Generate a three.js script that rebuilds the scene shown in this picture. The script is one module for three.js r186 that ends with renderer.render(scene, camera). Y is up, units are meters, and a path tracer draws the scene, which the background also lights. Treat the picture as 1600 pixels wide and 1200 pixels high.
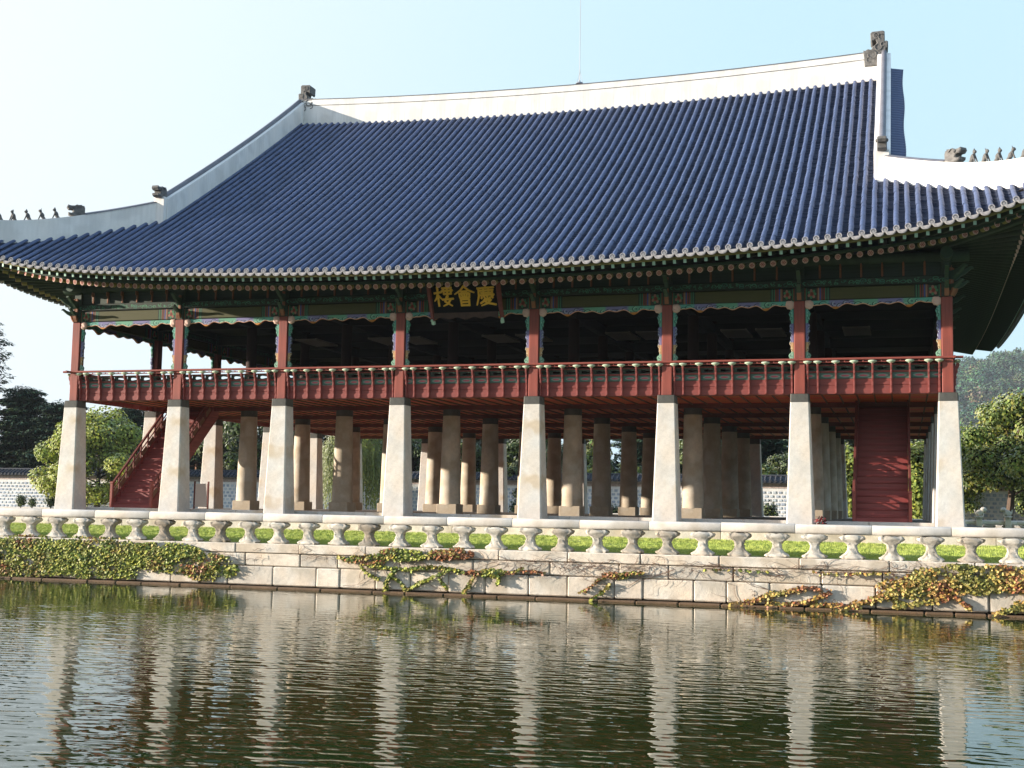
import * as THREE from 'three';
import { mergeGeometries, mergeVertices, toCreasedNormals } from 'three/addons/utils/BufferGeometryUtils.js';
import { ImprovedNoise } from 'three/addons/math/ImprovedNoise.js';

// ---------------------------------------------------------------- camera, sky, sun, exposure
const W = 1024, H = 768;
const scene = new THREE.Scene();
const camera = new THREE.PerspectiveCamera(33.56, W / H, 0.1, 4000);
{
  const yaw = -0.2972772, pitch = 0.0954476, roll = 0.0169193;
  const m = new THREE.Matrix4().makeRotationY(-yaw)
    .multiply(new THREE.Matrix4().makeRotationX(pitch))
    .multiply(new THREE.Matrix4().makeRotationZ(roll));
  camera.quaternion.setFromRotationMatrix(m);
  camera.position.set(32.848, 0.354, 45.232);
}
scene.add(camera);
const EXPOSURE = 2.55;
const sunDir = new THREE.Vector3(-0.942, 0.168, 0.292).normalize();
{
  const w = 512, h = 256, data = new Float32Array(w * h * 4), d = new THREE.Vector3();
  const mix = (a, b, t) => a.map((v, i) => v + (b[i] - v) * t);
  for (let j = 0; j < h; j++) for (let i = 0; i < w; i++) {
    const az = ((i + 0.5) / w - 0.5) * 2 * Math.PI, el = ((j + 0.5) / h - 0.5) * Math.PI;
    d.set(Math.cos(el) * Math.cos(az), Math.sin(el), Math.cos(el) * Math.sin(az));
    const ang = Math.acos(Math.max(-1, Math.min(1, d.dot(sunDir)))) * 180 / Math.PI;
    const t = Math.min(1, Math.max(0, (ang - 50) / 52)), ts = t * t * (3 - 2 * t);
    let c = mix([1.04, 1.08, 1.10], [0.61, 0.88, 1.02], ts);
    const up = Math.min(1, Math.max(0, (Math.abs(el) * 180 / Math.PI - 24) / 60));
    c = mix(c, [0.34, 0.62, 1.15], Math.pow(up, 0.8) * 0.9);
    const hz = Math.exp(-Math.abs(el) * 180 / Math.PI / 7);
    c = mix(c, [0.92, 1.0, 1.04], hz * 0.2);
    const glow = 0.9 * Math.exp(-Math.pow(ang / 26, 2));
    c = [c[0] + glow, c[1] + glow * 0.9, c[2] + glow * 0.75];
    if (el < -0.02) c = [0.2, 0.21, 0.2];
    const k = (j * w + i) * 4;
    for (let q = 0; q < 3; q++) data[k + q] = c[q] / EXPOSURE;
    data[k + 3] = 1;
  }
  const t = new THREE.DataTexture(data, w, h, THREE.RGBAFormat, THREE.FloatType);
  t.mapping = THREE.EquirectangularReflectionMapping;
  t.magFilter = t.minFilter = THREE.LinearFilter; t.needsUpdate = true;
  scene.background = t; scene.environment = t;
}
const sun = new THREE.DirectionalLight(new THREE.Color().setRGB(1, 0.885, 0.74), 5.0);
sun.position.copy(sunDir).multiplyScalar(120).add(new THREE.Vector3(17, 5, -10));
sun.target.position.set(17, 5, -10);
sun.castShadow = true; sun.shadow.mapSize.set(4096, 4096);
Object.assign(sun.shadow.camera, { left: -70, right: 70, top: 50, bottom: -50, near: 1, far: 400 });
scene.add(sun, sun.target);
scene.fog = new THREE.FogExp2(rgbFog(), 0.00011);
function rgbFog() { return new THREE.Color().setRGB(0.80, 0.90, 1.0); }
const renderer = new THREE.WebGLRenderer({ antialias: true });
renderer.setSize(W, H);
renderer.outputColorSpace = THREE.SRGBColorSpace;
renderer.toneMapping = THREE.LinearToneMapping;
renderer.toneMappingExposure = EXPOSURE;
renderer.shadowMap.enabled = true;

// ---------------------------------------------------------------- small helpers
function rngOf(s) { return () => { s |= 0; s = s + 0x6D2B79F5 | 0; let t = Math.imul(s ^ s >>> 15, 1 | s); t = t + Math.imul(t ^ t >>> 7, 61 | t) ^ t; return ((t ^ t >>> 14) >>> 0) / 4294967296; }; }
const rnd = rngOf(7);
const R = (a, b, r = rnd) => a + (b - a) * r();
const perlin = new ImprovedNoise();
const N3 = (x, y, z) => perlin.noise(x + 100.3, y + 50.7, z + 20.1);
const clamp = (x, a, b) => Math.max(a, Math.min(b, x));
const lerp = (a, b, t) => a + (b - a) * t;
const rgb = (r, g, b) => new THREE.Color().setRGB(r, g, b);
const used = {};
function numbered(n) { const k = used[n] = (used[n] ?? -1) + 1; return k ? `${n}_${String(k).padStart(3, '0')}` : n; }
function tag(o, label, category, group) { o.userData.label = label; o.userData.category = category; if (group) o.userData.group = group; return o; }
function thing(name, label, category, pos = [0, 0, 0], group) {
  const g = new THREE.Group(); g.name = numbered(name); g.position.set(...pos); scene.add(g); return tag(g, label, category, group);
}
function part(name, geo, mat, parent, pos, ry) {
  const m = new THREE.Mesh(geo, mat); m.name = numbered(name); m.castShadow = m.receiveShadow = true;
  if (pos) m.position.set(...pos); if (ry) m.rotation.y = ry;
  parent.add(m); return m;
}
function struct(name, geo, mat) { const m = part(name, geo, mat, scene); m.userData.kind = 'structure'; return m; }

// geometry
function merge(list) {
  const l = list.map((g) => { const q = g.index ? g.toNonIndexed() : g.clone(); for (const k of Object.keys(q.attributes)) if (!['position', 'normal', 'uv', 'color'].includes(k)) q.deleteAttribute(k); return q; });
  const hasC = l.some((g) => g.attributes.color);
  for (const g of l) {
    if (!g.attributes.uv) g.setAttribute('uv', new THREE.BufferAttribute(new Float32Array(g.attributes.position.count * 2), 2));
    if (hasC && !g.attributes.color) g.setAttribute('color', new THREE.BufferAttribute(new Float32Array(g.attributes.position.count * 3).fill(1), 3));
  }
  return mergeGeometries(l);
}
function uvBox(g, s = 1, ou = 0, ov = 0) {           // texture coordinates in metres by main direction of the face
  if (g.index) g = g.toNonIndexed();
  if (!g.attributes.normal) g.computeVertexNormals();
  const p = g.attributes.position, n = g.attributes.normal, uv = new Float32Array(p.count * 2);
  for (let f = 0; f < p.count; f += 3) {
    let nx = 0, ny = 0, nz = 0;
    for (let k = 0; k < 3; k++) { nx += n.getX(f + k); ny += n.getY(f + k); nz += n.getZ(f + k); }
    nx = Math.abs(nx); ny = Math.abs(ny); nz = Math.abs(nz);
    for (let k = 0; k < 3; k++) {
      const i = f + k, x = p.getX(i), y = p.getY(i), z = p.getZ(i);
      const [u, v] = nz >= nx && nz >= ny ? [x, y] : nx >= ny ? [z, y] : [x, z];
      uv[2 * i] = u * s + ou; uv[2 * i + 1] = v * s + ov;
    }
  }
  g.setAttribute('uv', new THREE.BufferAttribute(uv, 2)); return g;
}
function chamfer(w, h, d, c = 0.02) {                 // box with cut edges: 44 triangles
  const a = w / 2, b = h / 2, e = d / 2, tri = [];
  const V = (sx, sy, sz, ax) => [sx * (ax === 0 ? a : a - c), sy * (ax === 1 ? b : b - c), sz * (ax === 2 ? e : e - c)];
  const quad = (p, q, r, s, out) => {
    const n = new THREE.Vector3().subVectors(new THREE.Vector3(...q), new THREE.Vector3(...p)).cross(new THREE.Vector3().subVectors(new THREE.Vector3(...r), new THREE.Vector3(...p)));
    if (n.dot(new THREE.Vector3(...out)) < 0) tri.push(...p, ...r, ...q, ...p, ...s, ...r); else tri.push(...p, ...q, ...r, ...p, ...r, ...s);
  };
  for (const s of [-1, 1]) {
    quad(V(s, -1, -1, 0), V(s, 1, -1, 0), V(s, 1, 1, 0), V(s, -1, 1, 0), [s, 0, 0]);
    quad(V(-1, s, -1, 1), V(1, s, -1, 1), V(1, s, 1, 1), V(-1, s, 1, 1), [0, s, 0]);
    quad(V(-1, -1, s, 2), V(1, -1, s, 2), V(1, 1, s, 2), V(-1, 1, s, 2), [0, 0, s]);
    for (const t of [-1, 1]) {
      quad(V(s, t, -1, 0), V(s, t, 1, 0), V(s, t, 1, 1), V(s, t, -1, 1), [s, t, 0]);
      quad(V(s, -1, t, 0), V(s, 1, t, 0), V(s, 1, t, 2), V(s, -1, t, 2), [s, 0, t]);
      quad(V(-1, s, t, 1), V(1, s, t, 1), V(1, s, t, 2), V(-1, s, t, 2), [0, s, t]);
      for (const u of [-1, 1]) {
        const p = V(s, t, u, 0), q = V(s, t, u, 1), r = V(s, t, u, 2);
        const n = new THREE.Vector3().subVectors(new THREE.Vector3(...q), new THREE.Vector3(...p)).cross(new THREE.Vector3().subVectors(new THREE.Vector3(...r), new THREE.Vector3(...p)));
        if (n.dot(new THREE.Vector3(s, t, u)) < 0) tri.push(...p, ...r, ...q); else tri.push(...p, ...q, ...r);
      }
    }
  }
  const g = new THREE.BufferGeometry();
  g.setAttribute('position', new THREE.BufferAttribute(new Float32Array(tri), 3));
  g.computeVertexNormals(); return uvBox(g);
}
const box = (w, h, d, x = 0, y = 0, z = 0, c = 0.012) => uvBox(chamfer(w, h, d, Math.min(c, w / 3, h / 3, d / 3)).translate(x, y, z));
function bar(p, q, w, h, c = 0.01) {                  // beam from p to q
  const a = new THREE.Vector3(...p), b = new THREE.Vector3(...q), L = a.distanceTo(b);
  const g = chamfer(w, h, L, Math.min(c, w / 3, h / 3));
  const z = new THREE.Vector3().subVectors(b, a).normalize(), x = new THREE.Vector3(0, 1, 0).cross(z); if (x.length() < 1e-4) x.set(1, 0, 0); x.normalize();
  const m = new THREE.Matrix4().makeBasis(x, new THREE.Vector3().crossVectors(z, x), z); m.setPosition(a.add(b).multiplyScalar(0.5));
  return g.applyMatrix4(m);
}
function rod(p, q, r0, r1 = r0, n = 10) {
  const a = new THREE.Vector3(...p), b = new THREE.Vector3(...q);
  const g = new THREE.CylinderGeometry(r1, r0, a.distanceTo(b), n, 1);
  g.applyQuaternion(new THREE.Quaternion().setFromUnitVectors(new THREE.Vector3(0, 1, 0), new THREE.Vector3().subVectors(b, a).normalize()));
  const c = a.add(b).multiplyScalar(0.5); return g.translate(c.x, c.y, c.z).toNonIndexed();
}
const outline = (pts) => { const s = new THREE.Shape(); pts.forEach(([x, y], i) => i ? s.lineTo(x, y) : s.moveTo(x, y)); s.closePath(); return s; };
function slab(pts, depth, bevel = 0.008, holes = []) { // outline in x,y extruded along z, centred
  const s = Array.isArray(pts) ? outline(pts) : pts; for (const h of holes) s.holes.push(outline(h));
  const g = new THREE.ExtrudeGeometry(s, { depth: depth - 2 * bevel, bevelEnabled: bevel > 0, bevelThickness: bevel, bevelSize: bevel, bevelOffset: -bevel, bevelSegments: 1, curveSegments: 8 });
  return uvBox(g.translate(0, 0, -depth / 2 + bevel));
}
function grid(nu, nv, f, uvf) {                       // smooth sheet
  const pos = [], uv = [], idx = [];
  for (let j = 0; j <= nv; j++) for (let i = 0; i <= nu; i++) { const p = f(i / nu, j / nv); pos.push(p[0], p[1], p[2]); const q = uvf ? uvf(i / nu, j / nv, p) : [p[0], p[2]]; uv.push(q[0], q[1]); }
  for (let j = 0; j < nv; j++) for (let i = 0; i < nu; i++) { const a = j * (nu + 1) + i, b = a + 1, c = a + nu + 1, d = c + 1; idx.push(a, b, d, a, d, c); }
  const g = new THREE.BufferGeometry();
  g.setAttribute('position', new THREE.BufferAttribute(new Float32Array(pos), 3)); g.setAttribute('uv', new THREE.BufferAttribute(new Float32Array(uv), 2));
  g.setIndex(idx); g.computeVertexNormals(); return g;
}
function sweep(path, prof, crease = 0.6) {            // path: [p, side, up]; prof: closed list of [side, up]; capped
  const tri = [], rings = path.map(([p, s, u]) => prof.map(([a, b]) => [p[0] + s[0] * a + u[0] * b, p[1] + s[1] * a + u[1] * b, p[2] + s[2] * a + u[2] * b]));
  const n = prof.length;
  for (let i = 0; i + 1 < rings.length; i++) for (let k = 0; k < n; k++) {
    const a = rings[i][k], b = rings[i][(k + 1) % n], c = rings[i + 1][(k + 1) % n], d = rings[i + 1][k];
    tri.push(...a, ...b, ...c, ...a, ...c, ...d);
  }
  const caps = THREE.ShapeUtils.triangulateShape(prof.map((q) => new THREE.Vector2(...q)), []);
  for (const [a, b, c] of caps) { tri.push(...rings[0][a], ...rings[0][c], ...rings[0][b]); const l = rings[rings.length - 1]; tri.push(...l[a], ...l[b], ...l[c]); }
  let g = new THREE.BufferGeometry(); g.setAttribute('position', new THREE.BufferAttribute(new Float32Array(tri), 3));
  g = toCreasedNormals(g, crease); return uvBox(g);
}
function rough(g, amp, freq, seed = 0) {              // uneven stone: moves vertices along a noise field
  const p = g.attributes.position;
  for (let i = 0; i < p.count; i++) {
    const x = p.getX(i), y = p.getY(i), z = p.getZ(i);
    p.setXYZ(i, x + amp * N3(x * freq + seed, y * freq, z * freq), y + amp * N3(x * freq, y * freq + 31 + seed, z * freq), z + amp * N3(x * freq, y * freq, z * freq + 57 + seed));
  }
  g.computeVertexNormals(); return g;
}
function paint(g, c) {
  const n = g.attributes.position.count, a = new Float32Array(n * 3); for (let i = 0; i < n; i++) { a[3 * i] = c[0]; a[3 * i + 1] = c[1]; a[3 * i + 2] = c[2]; }
  g.setAttribute('color', new THREE.BufferAttribute(a, 3)); return g;
}

// ---------------------------------------------------------------- textures and materials
function tnoise(size, cells, seed) {                  // tileable value noise
  const r = rngOf(seed), g = new Float32Array(cells[0] * cells[1]).map(() => r()), out = new Float32Array(size * size);
  for (let y = 0; y < size; y++) for (let x = 0; x < size; x++) {
    const fx = x / size * cells[0], fy = y / size * cells[1], x0 = Math.floor(fx), y0 = Math.floor(fy);
    let tx = fx - x0, ty = fy - y0; tx = tx * tx * (3 - 2 * tx); ty = ty * ty * (3 - 2 * ty);
    const G = (i, j) => g[(j % cells[1]) * cells[0] + (i % cells[0])];
    out[y * size + x] = lerp(lerp(G(x0, y0), G(x0 + 1, y0), tx), lerp(G(x0, y0 + 1), G(x0 + 1, y0 + 1), tx), ty);
  }
  return out;
}
function layers(size, list, seed) {                   // list of [cx, cy, weight]
  const o = new Float32Array(size * size); let tot = 0;
  list.forEach(([cx, cy, w], i) => { const n = tnoise(size, [cx, cy], seed + i * 17); for (let k = 0; k < o.length; k++) o[k] += n[k] * w; tot += w; });
  return o.map((v) => v / tot);
}
function tex(size, f, color = true, repeat = 1) {
  const d = new Uint8Array(size * size * 4);
  for (let k = 0; k < size * size; k++) { const c = f(k); for (let q = 0; q < 3; q++) d[4 * k + q] = clamp(Math.round(c[q] * 255), 0, 255); d[4 * k + 3] = 255; }
  const t = new THREE.DataTexture(d, size, size, THREE.RGBAFormat);
  t.wrapS = t.wrapT = THREE.RepeatWrapping; t.magFilter = THREE.LinearFilter; t.minFilter = THREE.LinearMipmapLinearFilter; t.generateMipmaps = true;
  if (color) t.colorSpace = THREE.SRGBColorSpace; const rp = Array.isArray(repeat) ? repeat : [repeat, repeat]; t.repeat.set(...rp); t.needsUpdate = true; return t;
}
const sr = (v) => v <= 0.0031308 ? v * 12.92 : 1.055 * Math.pow(v, 1 / 2.4) - 0.055;
function canvasTex(w, h, draw) {
  const c = document.createElement('canvas'); c.width = w; c.height = h; draw(c.getContext('2d'), w, h);
  const t = new THREE.CanvasTexture(c); t.colorSpace = THREE.SRGBColorSpace; t.wrapS = t.wrapT = THREE.RepeatWrapping; return t;
}
function surface(base, { list, seed, vary = 0.25, warm = 0.04, speck = 0, bump = 0.004, size = 512, repeat = 0.5, roughness = 0.85, stain = 0, stainCol = [0.3, 0.22, 0.12], extra = {} }) {
  const a = layers(size, list, seed), b = layers(size, [[3, 3, 1], [7, 6, 0.6]], seed + 300), r = rngOf(seed + 5);
  const st = stain ? layers(size, [[4, 3, 1], [9, 7, 0.5]], seed + 700) : null;
  const map = tex(size, (k) => {
    let v = 1 + vary * (a[k] - 0.5) * 2; if (speck) v *= 1 + speck * (r() - 0.5);
    const w = (b[k] - 0.5) * warm; let c = [base[0] * v * (1 + w), base[1] * v, base[2] * v * (1 - w)];
    if (st) { const q = clamp((st[k] - 0.54) * 5, 0, 1) * stain; c = c.map((x, i) => lerp(x, stainCol[i], q)); }
    return c.map(sr);
  }, true, repeat);
  const bm = tex(size, (k) => { const v = a[k] + (speck ? (r() - 0.5) * 0.3 : 0); return [v, v, v]; }, false, repeat);
  return new THREE.MeshStandardMaterial({ map, bumpMap: bm, bumpScale: bump, roughness, ...extra });
}
const GR = [[6, 6, 1], [20, 20, 0.7], [70, 70, 0.6], [150, 150, 0.5]];
const M = {};
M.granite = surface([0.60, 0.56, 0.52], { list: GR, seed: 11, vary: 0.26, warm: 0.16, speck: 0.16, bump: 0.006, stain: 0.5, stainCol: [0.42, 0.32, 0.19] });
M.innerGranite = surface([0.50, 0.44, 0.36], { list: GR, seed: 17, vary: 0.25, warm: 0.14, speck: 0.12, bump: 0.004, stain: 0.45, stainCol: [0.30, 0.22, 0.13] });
M.wallStone = [0, 1, 2].map((i) => surface([[0.61, 0.54, 0.455], [0.53, 0.475, 0.405], [0.66, 0.585, 0.49]][i], { list: GR, seed: 31 + i * 40, vary: 0.34, warm: 0.2, speck: 0.2, bump: 0.012, stain: 0.4, stainCol: [0.30, 0.24, 0.16] }));
M.rail = surface([0.64, 0.585, 0.52], { list: GR, seed: 81, vary: 0.2, warm: 0.12, speck: 0.15, bump: 0.006, stain: 0.3, stainCol: [0.35, 0.29, 0.2] });
M.baluster = [0, 1, 2, 3].map((i) => surface([[0.60, 0.565, 0.50], [0.52, 0.47, 0.40], [0.36, 0.31, 0.25], [0.26, 0.225, 0.18]][i], { list: GR, seed: 131 + i * 9, vary: 0.4, warm: 0.15, speck: 0.25, bump: 0.014, repeat: 1, size: 256, stain: 0.6, stainCol: [0.2, 0.16, 0.11] }));
M.ledge = surface([0.12, 0.07, 0.035], { list: GR, seed: 210, vary: 0.5, bump: 0.012, speck: 0.3, size: 256 });
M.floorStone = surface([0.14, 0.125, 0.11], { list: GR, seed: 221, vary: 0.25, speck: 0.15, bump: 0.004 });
const WOODV = [[40, 2, 1], [110, 3, 0.8], [12, 3, 0.6], [6, 6, 0.5]];
M.redWood = surface([0.225, 0.050, 0.037], { list: WOODV, seed: 301, vary: 0.35, warm: 0.15, bump: 0.003, repeat: 0.6, roughness: 0.7 });
const WOODH = WOODV.map(([a, b, w]) => [b, a, w]);
M.redBoard = surface([0.20, 0.042, 0.036], { list: WOODH, seed: 311, vary: 0.35, warm: 0.15, bump: 0.003, repeat: 0.6, roughness: 0.72 });
M.redDark = surface([0.13, 0.028, 0.022], { list: WOODH, seed: 321, vary: 0.3, bump: 0.003, repeat: 0.6, roughness: 0.75 });
M.stair = surface([0.20, 0.035, 0.032], { list: WOODH, seed: 331, vary: 0.5, bump: 0.003, repeat: 0.6, roughness: 0.55 });
M.greenWood = surface([0.030, 0.050, 0.034], { list: WOODH, seed: 341, vary: 0.4, bump: 0.003, repeat: 0.6, roughness: 0.7 });
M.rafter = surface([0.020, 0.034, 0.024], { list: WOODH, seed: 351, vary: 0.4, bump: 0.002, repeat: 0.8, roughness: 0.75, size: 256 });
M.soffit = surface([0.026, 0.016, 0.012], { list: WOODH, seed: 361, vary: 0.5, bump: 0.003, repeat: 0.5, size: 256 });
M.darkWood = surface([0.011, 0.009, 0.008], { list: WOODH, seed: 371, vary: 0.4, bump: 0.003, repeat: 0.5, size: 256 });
M.band = surface([0.075, 0.075, 0.07], { list: GR, seed: 381, vary: 0.5, bump: 0.004, size: 256 });
M.plaster = surface([0.75, 0.735, 0.71], { list: [[30, 2, 1], [8, 3, 0.7], [60, 6, 0.6], [60, 60, 0.3]], seed: 401, vary: 0.13, warm: 0.05, bump: 0.006, repeat: 0.4, roughness: 0.9, stain: 0.3, stainCol: [0.45, 0.44, 0.42] });
M.tile = surface([0.058, 0.084, 0.170], { list: [[5, 5, 1], [24, 24, 0.8], [80, 80, 0.6]], seed: 411, vary: 0.32, warm: 0.1, speck: 0.05, bump: 0.001, repeat: 0.35, roughness: 0.56 });
M.tileGrey = surface([0.125, 0.125, 0.145], { list: [[5, 5, 1], [24, 24, 0.8], [80, 80, 0.6]], seed: 415, vary: 0.4, speck: 0.15, bump: 0.003, repeat: 0.7, roughness: 0.6, size: 256 });
M.pan = surface([0.024, 0.036, 0.076], { list: [[5, 5, 1], [24, 24, 0.8], [80, 80, 0.6]], seed: 421, vary: 0.5, speck: 0.15, bump: 0.002, repeat: 0.35, roughness: 0.6 });
M.eaveTile = surface([0.29, 0.28, 0.285], { list: [[9, 9, 1], [40, 40, 0.8]], seed: 431, vary: 0.35, speck: 0.2, bump: 0.004, repeat: 1.5, size: 256 });
M.clay = surface([0.13, 0.125, 0.12], { list: [[10, 10, 1], [40, 40, 0.8]], seed: 441, vary: 0.45, speck: 0.2, bump: 0.012, repeat: 1, size: 256 });
M.shadedPost = surface([0.03, 0.011, 0.009], { list: WOODV, seed: 391, vary: 0.3, bump: 0.003, size: 128 });  // red timber of the inner posts, with the hall's shade put into the colour
M.coping = surface([0.028, 0.031, 0.040], { list: GR, seed: 461, vary: 0.4, bump: 0.004, size: 128 });
M.lotus = new THREE.MeshStandardMaterial({ color: rgb(0.40, 0.49, 0.37), roughness: 0.7 });
M.gold = new THREE.MeshStandardMaterial({ color: rgb(0.70, 0.40, 0.03), roughness: 0.6 });
M.black = new THREE.MeshPhysicalMaterial({ color: rgb(0.006, 0.006, 0.006), roughness: 0.9, specularIntensity: 0.15 });
M.iron = new THREE.MeshStandardMaterial({ color: rgb(0.3, 0.3, 0.32), roughness: 0.5, metalness: 0.6 });
M.orange = new THREE.MeshStandardMaterial({ color: rgb(0.24, 0.10, 0.05), roughness: 0.75 });
M.flowerRed = new THREE.MeshStandardMaterial({ color: rgb(0.34, 0.07, 0.06), roughness: 0.8 });
M.olive = new THREE.MeshStandardMaterial({ color: rgb(0.24, 0.21, 0.07), roughness: 0.75 });
M.jade = new THREE.MeshStandardMaterial({ color: rgb(0.035, 0.07, 0.045), roughness: 0.7 });
M.rosette = new THREE.MeshStandardMaterial({ color: rgb(0.62, 0.42, 0.35), roughness: 0.8 });
M.mint = new THREE.MeshStandardMaterial({ color: rgb(0.36, 0.56, 0.46), roughness: 0.7 });
M.paper = new THREE.MeshStandardMaterial({ color: rgb(0.30, 0.26, 0.21), roughness: 0.9 });
M.white = new THREE.MeshStandardMaterial({ color: rgb(0.62, 0.56, 0.52), roughness: 0.7 });

// ---------------------------------------------------------------- measures of the pavilion
const CX = [0, 4.883, 9.546, 14.528, 19.862, 24.844, 29.507, 34.39];
const RZ = [0, -5.872, -11.240, -17.277, -22.759, -28.553];
const MX = 17.195, MZ = -14.277;
const CAP = 4.39, COLTOP = 7.66;

// ---------------------------------------------------------------- ground, water, island
{
  const s = outline([[-2500, -2500], [2500, -2500], [2500, 2500], [-2500, 2500]]);
  s.holes.push(outline([[-70, 44.4], [90, 44.4], [90, -44], [-70, -44]].map(([x, z]) => [x, -z])));
  const g = new THREE.ShapeGeometry(s).rotateX(-Math.PI / 2).translate(0, -1.2, 0);
  const m = surface([0.13, 0.12, 0.07], { list: [[6, 6, 1], [40, 40, 1]], seed: 500, vary: 0.5, warm: 0.4, bump: 0.03, repeat: 0.2, size: 256 });
  struct('ground', g, m);
  const bank = merge([box(160, 2.4, 0.6, 10, -2.3, -44.2), box(160, 2.4, 0.6, 10, -2.35, 44.7), box(0.6, 2.4, 88, -70.2, -2.35, 0), box(0.6, 2.4, 88, 90.2, -2.35, 0)]);
  struct('pond_bank', bank, M.wallStone[1]);
}
{
  // water: one sheet, finely meshed with ripples where the camera looks
  const r = rngOf(99), waves = [];
  for (let i = 0; i < 46; i++) {
    const L = 0.15 * Math.pow(5, r()), a = (r() - 0.5) * 1.5 + (i % 5 === 0 ? (r() - 0.5) * 1.2 : 0) - 0.05, k = 2 * Math.PI / L;
    waves.push([k * Math.sin(a), k * Math.cos(a), r() * 6.28, (L < 0.42 ? 0.0076 : 0.0046) / k]);
  }
  const xs = [-70, -40, -20, -6], zs = [-44, -20, 0, 7];
  for (let x = -4; x <= 44; x += 0.12) xs.push(x); xs.push(47, 60, 90);
  for (let z = 8; z <= 36; z += 0.04) zs.push(z); zs.push(37.5, 40, 44.4);
  const pos = [], idx = [], nrm = [];
  for (const z of zs) for (const x of xs) {
    let y = 0, dx = 0, dz = 0;
    const fade = clamp((z - 8) / 1, 0, 1) * clamp((37 - z) / 2, 0, 1) * clamp((x + 5) / 2, 0, 1) * clamp((46 - x) / 3, 0, 1);
    if (fade > 0) {
      const amp = fade * (0.30 + 0.70 * clamp((z - 9) / 12, 0, 1)) * clamp(0.82 + 0.95 * N3(x * 0.08, z * 0.17, 3) + 0.4 * N3(x * 0.3, z * 0.5, 7), 0.25, 1.7);
      for (const [kx, kz, ph, A] of waves) { const q = kx * x + kz * z + ph, s = Math.sin(q), c = Math.cos(q); y += A * s; dx += A * kx * c; dz += A * kz * c; }
      y *= amp; dx *= amp; dz *= amp;
    }
    pos.push(x, -2.4 + y, z); const l = Math.hypot(dx, 1, dz); nrm.push(-dx / l, 1 / l, -dz / l);
  }
  const nx = xs.length;
  for (let j = 0; j + 1 < zs.length; j++) for (let i = 0; i + 1 < nx; i++) { const a = j * nx + i; idx.push(a, a + nx, a + nx + 1, a, a + nx + 1, a + 1); }
  const g = new THREE.BufferGeometry();
  g.setAttribute('position', new THREE.BufferAttribute(new Float32Array(pos), 3));
  g.setAttribute('normal', new THREE.BufferAttribute(new Float32Array(nrm), 3)); g.setIndex(idx);
  struct('water', g, new THREE.MeshPhysicalMaterial({ color: rgb(0.016, 0.029, 0.007), roughness: 0.015, ior: 1.33 }));
}
{
  // island: lawn slopes down from the platform to the coping
  const y = (z) => z > 1.6 ? lerp(-0.66, -0.965, clamp((z - 1.6) / 6.1, 0, 1)) : -0.66;
  const g = grid(30, 40, (u, v) => { const x = -9 + u * 54, z = -37.6 + v * 45.3; return [x, y(z) + 0.02 * N3(x * 0.7, z * 0.7, 0) - (z > 7.4 ? 0.02 : 0), z]; });
  const lawn = surface([0.30, 0.36, 0.08], { list: [[5, 5, 1], [30, 30, 0.8], [120, 120, 1]], seed: 520, vary: 0.45, warm: 0.35, bump: 0.03, repeat: 0.3, size: 512 });
  struct('lawn', g, lawn);
  const blade = new THREE.BufferGeometry();
  blade.setAttribute('position', new THREE.BufferAttribute(new Float32Array([-0.012, 0, 0, 0.012, 0, 0, 0.02, 0.07, 0.02, -0.05, 0, 0.02, -0.03, 0, 0.02, -0.06, 0.06, 0, 0.03, 0, -0.02, 0.05, 0, -0.02, 0.06, 0.065, -0.01]), 3));
  blade.computeVertexNormals();
  const n = 52000, im = new THREE.InstancedMesh(blade, new THREE.MeshStandardMaterial({ color: 0xffffff, roughness: 0.8, side: THREE.DoubleSide }), n), m = new THREE.Matrix4(), q = new THREE.Quaternion(), c = new THREE.Color(), r = rngOf(77);
  for (let i = 0; i < n; i++) {
    const x = R(-3, 41, r), z = R(1.75, 7.55, r), s = R(0.5, 1.15, r);
    q.setFromAxisAngle(new THREE.Vector3(0, 1, 0), r() * 6.28);
    m.compose(new THREE.Vector3(x, y(z) - 0.01 + 0.02 * N3(x * 0.7, z * 0.7, 0), z), q, new THREE.Vector3(s, s, s)); im.setMatrixAt(i, m);
    const p = 0.5 + 0.5 * N3(x * 0.5, z * 0.9, 9) + R(-0.2, 0.2, r); c.setRGB(lerp(0.28, 0.44, p), lerp(0.38, 0.48, p), lerp(0.06, 0.11, p)); im.setColorAt(i, c);
  }
  im.name = 'grass'; im.userData.kind = 'stuff'; im.receiveShadow = true; tag(im, 'short bright green lawn grass between the pavilion platform and the stone balustrade', 'grass'); scene.add(im);
}
{
  // platform of the pavilion: paving slabs on an outer step, and the raised inner floor
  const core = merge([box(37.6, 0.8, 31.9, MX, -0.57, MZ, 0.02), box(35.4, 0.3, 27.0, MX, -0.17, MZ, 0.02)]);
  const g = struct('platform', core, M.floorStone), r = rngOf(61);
  let x = -1.65; while (x < 36) { const w = Math.min(R(1.5, 2.3, r), 36.05 - x); if (w < 0.2) break; part('kerb_stone', uvBox(chamfer(w - 0.012, 0.58, 0.5, 0.015), 1, r() * 9, r() * 9), M.wallStone[Math.floor(r() * 3)], g, [x + w / 2, -0.401, 1.46]); x += w; }
  x = -0.55; while (x < 34.9) { const w = Math.min(R(1.6, 2.6, r), 34.95 - x); if (w < 0.2) break; part('kerb_stone', uvBox(chamfer(w - 0.012, 0.13, 0.4, 0.012), 1, r() * 9, r() * 9), M.granite, g, [x + w / 2, -0.052, -0.86]); x += w; }
}

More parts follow.
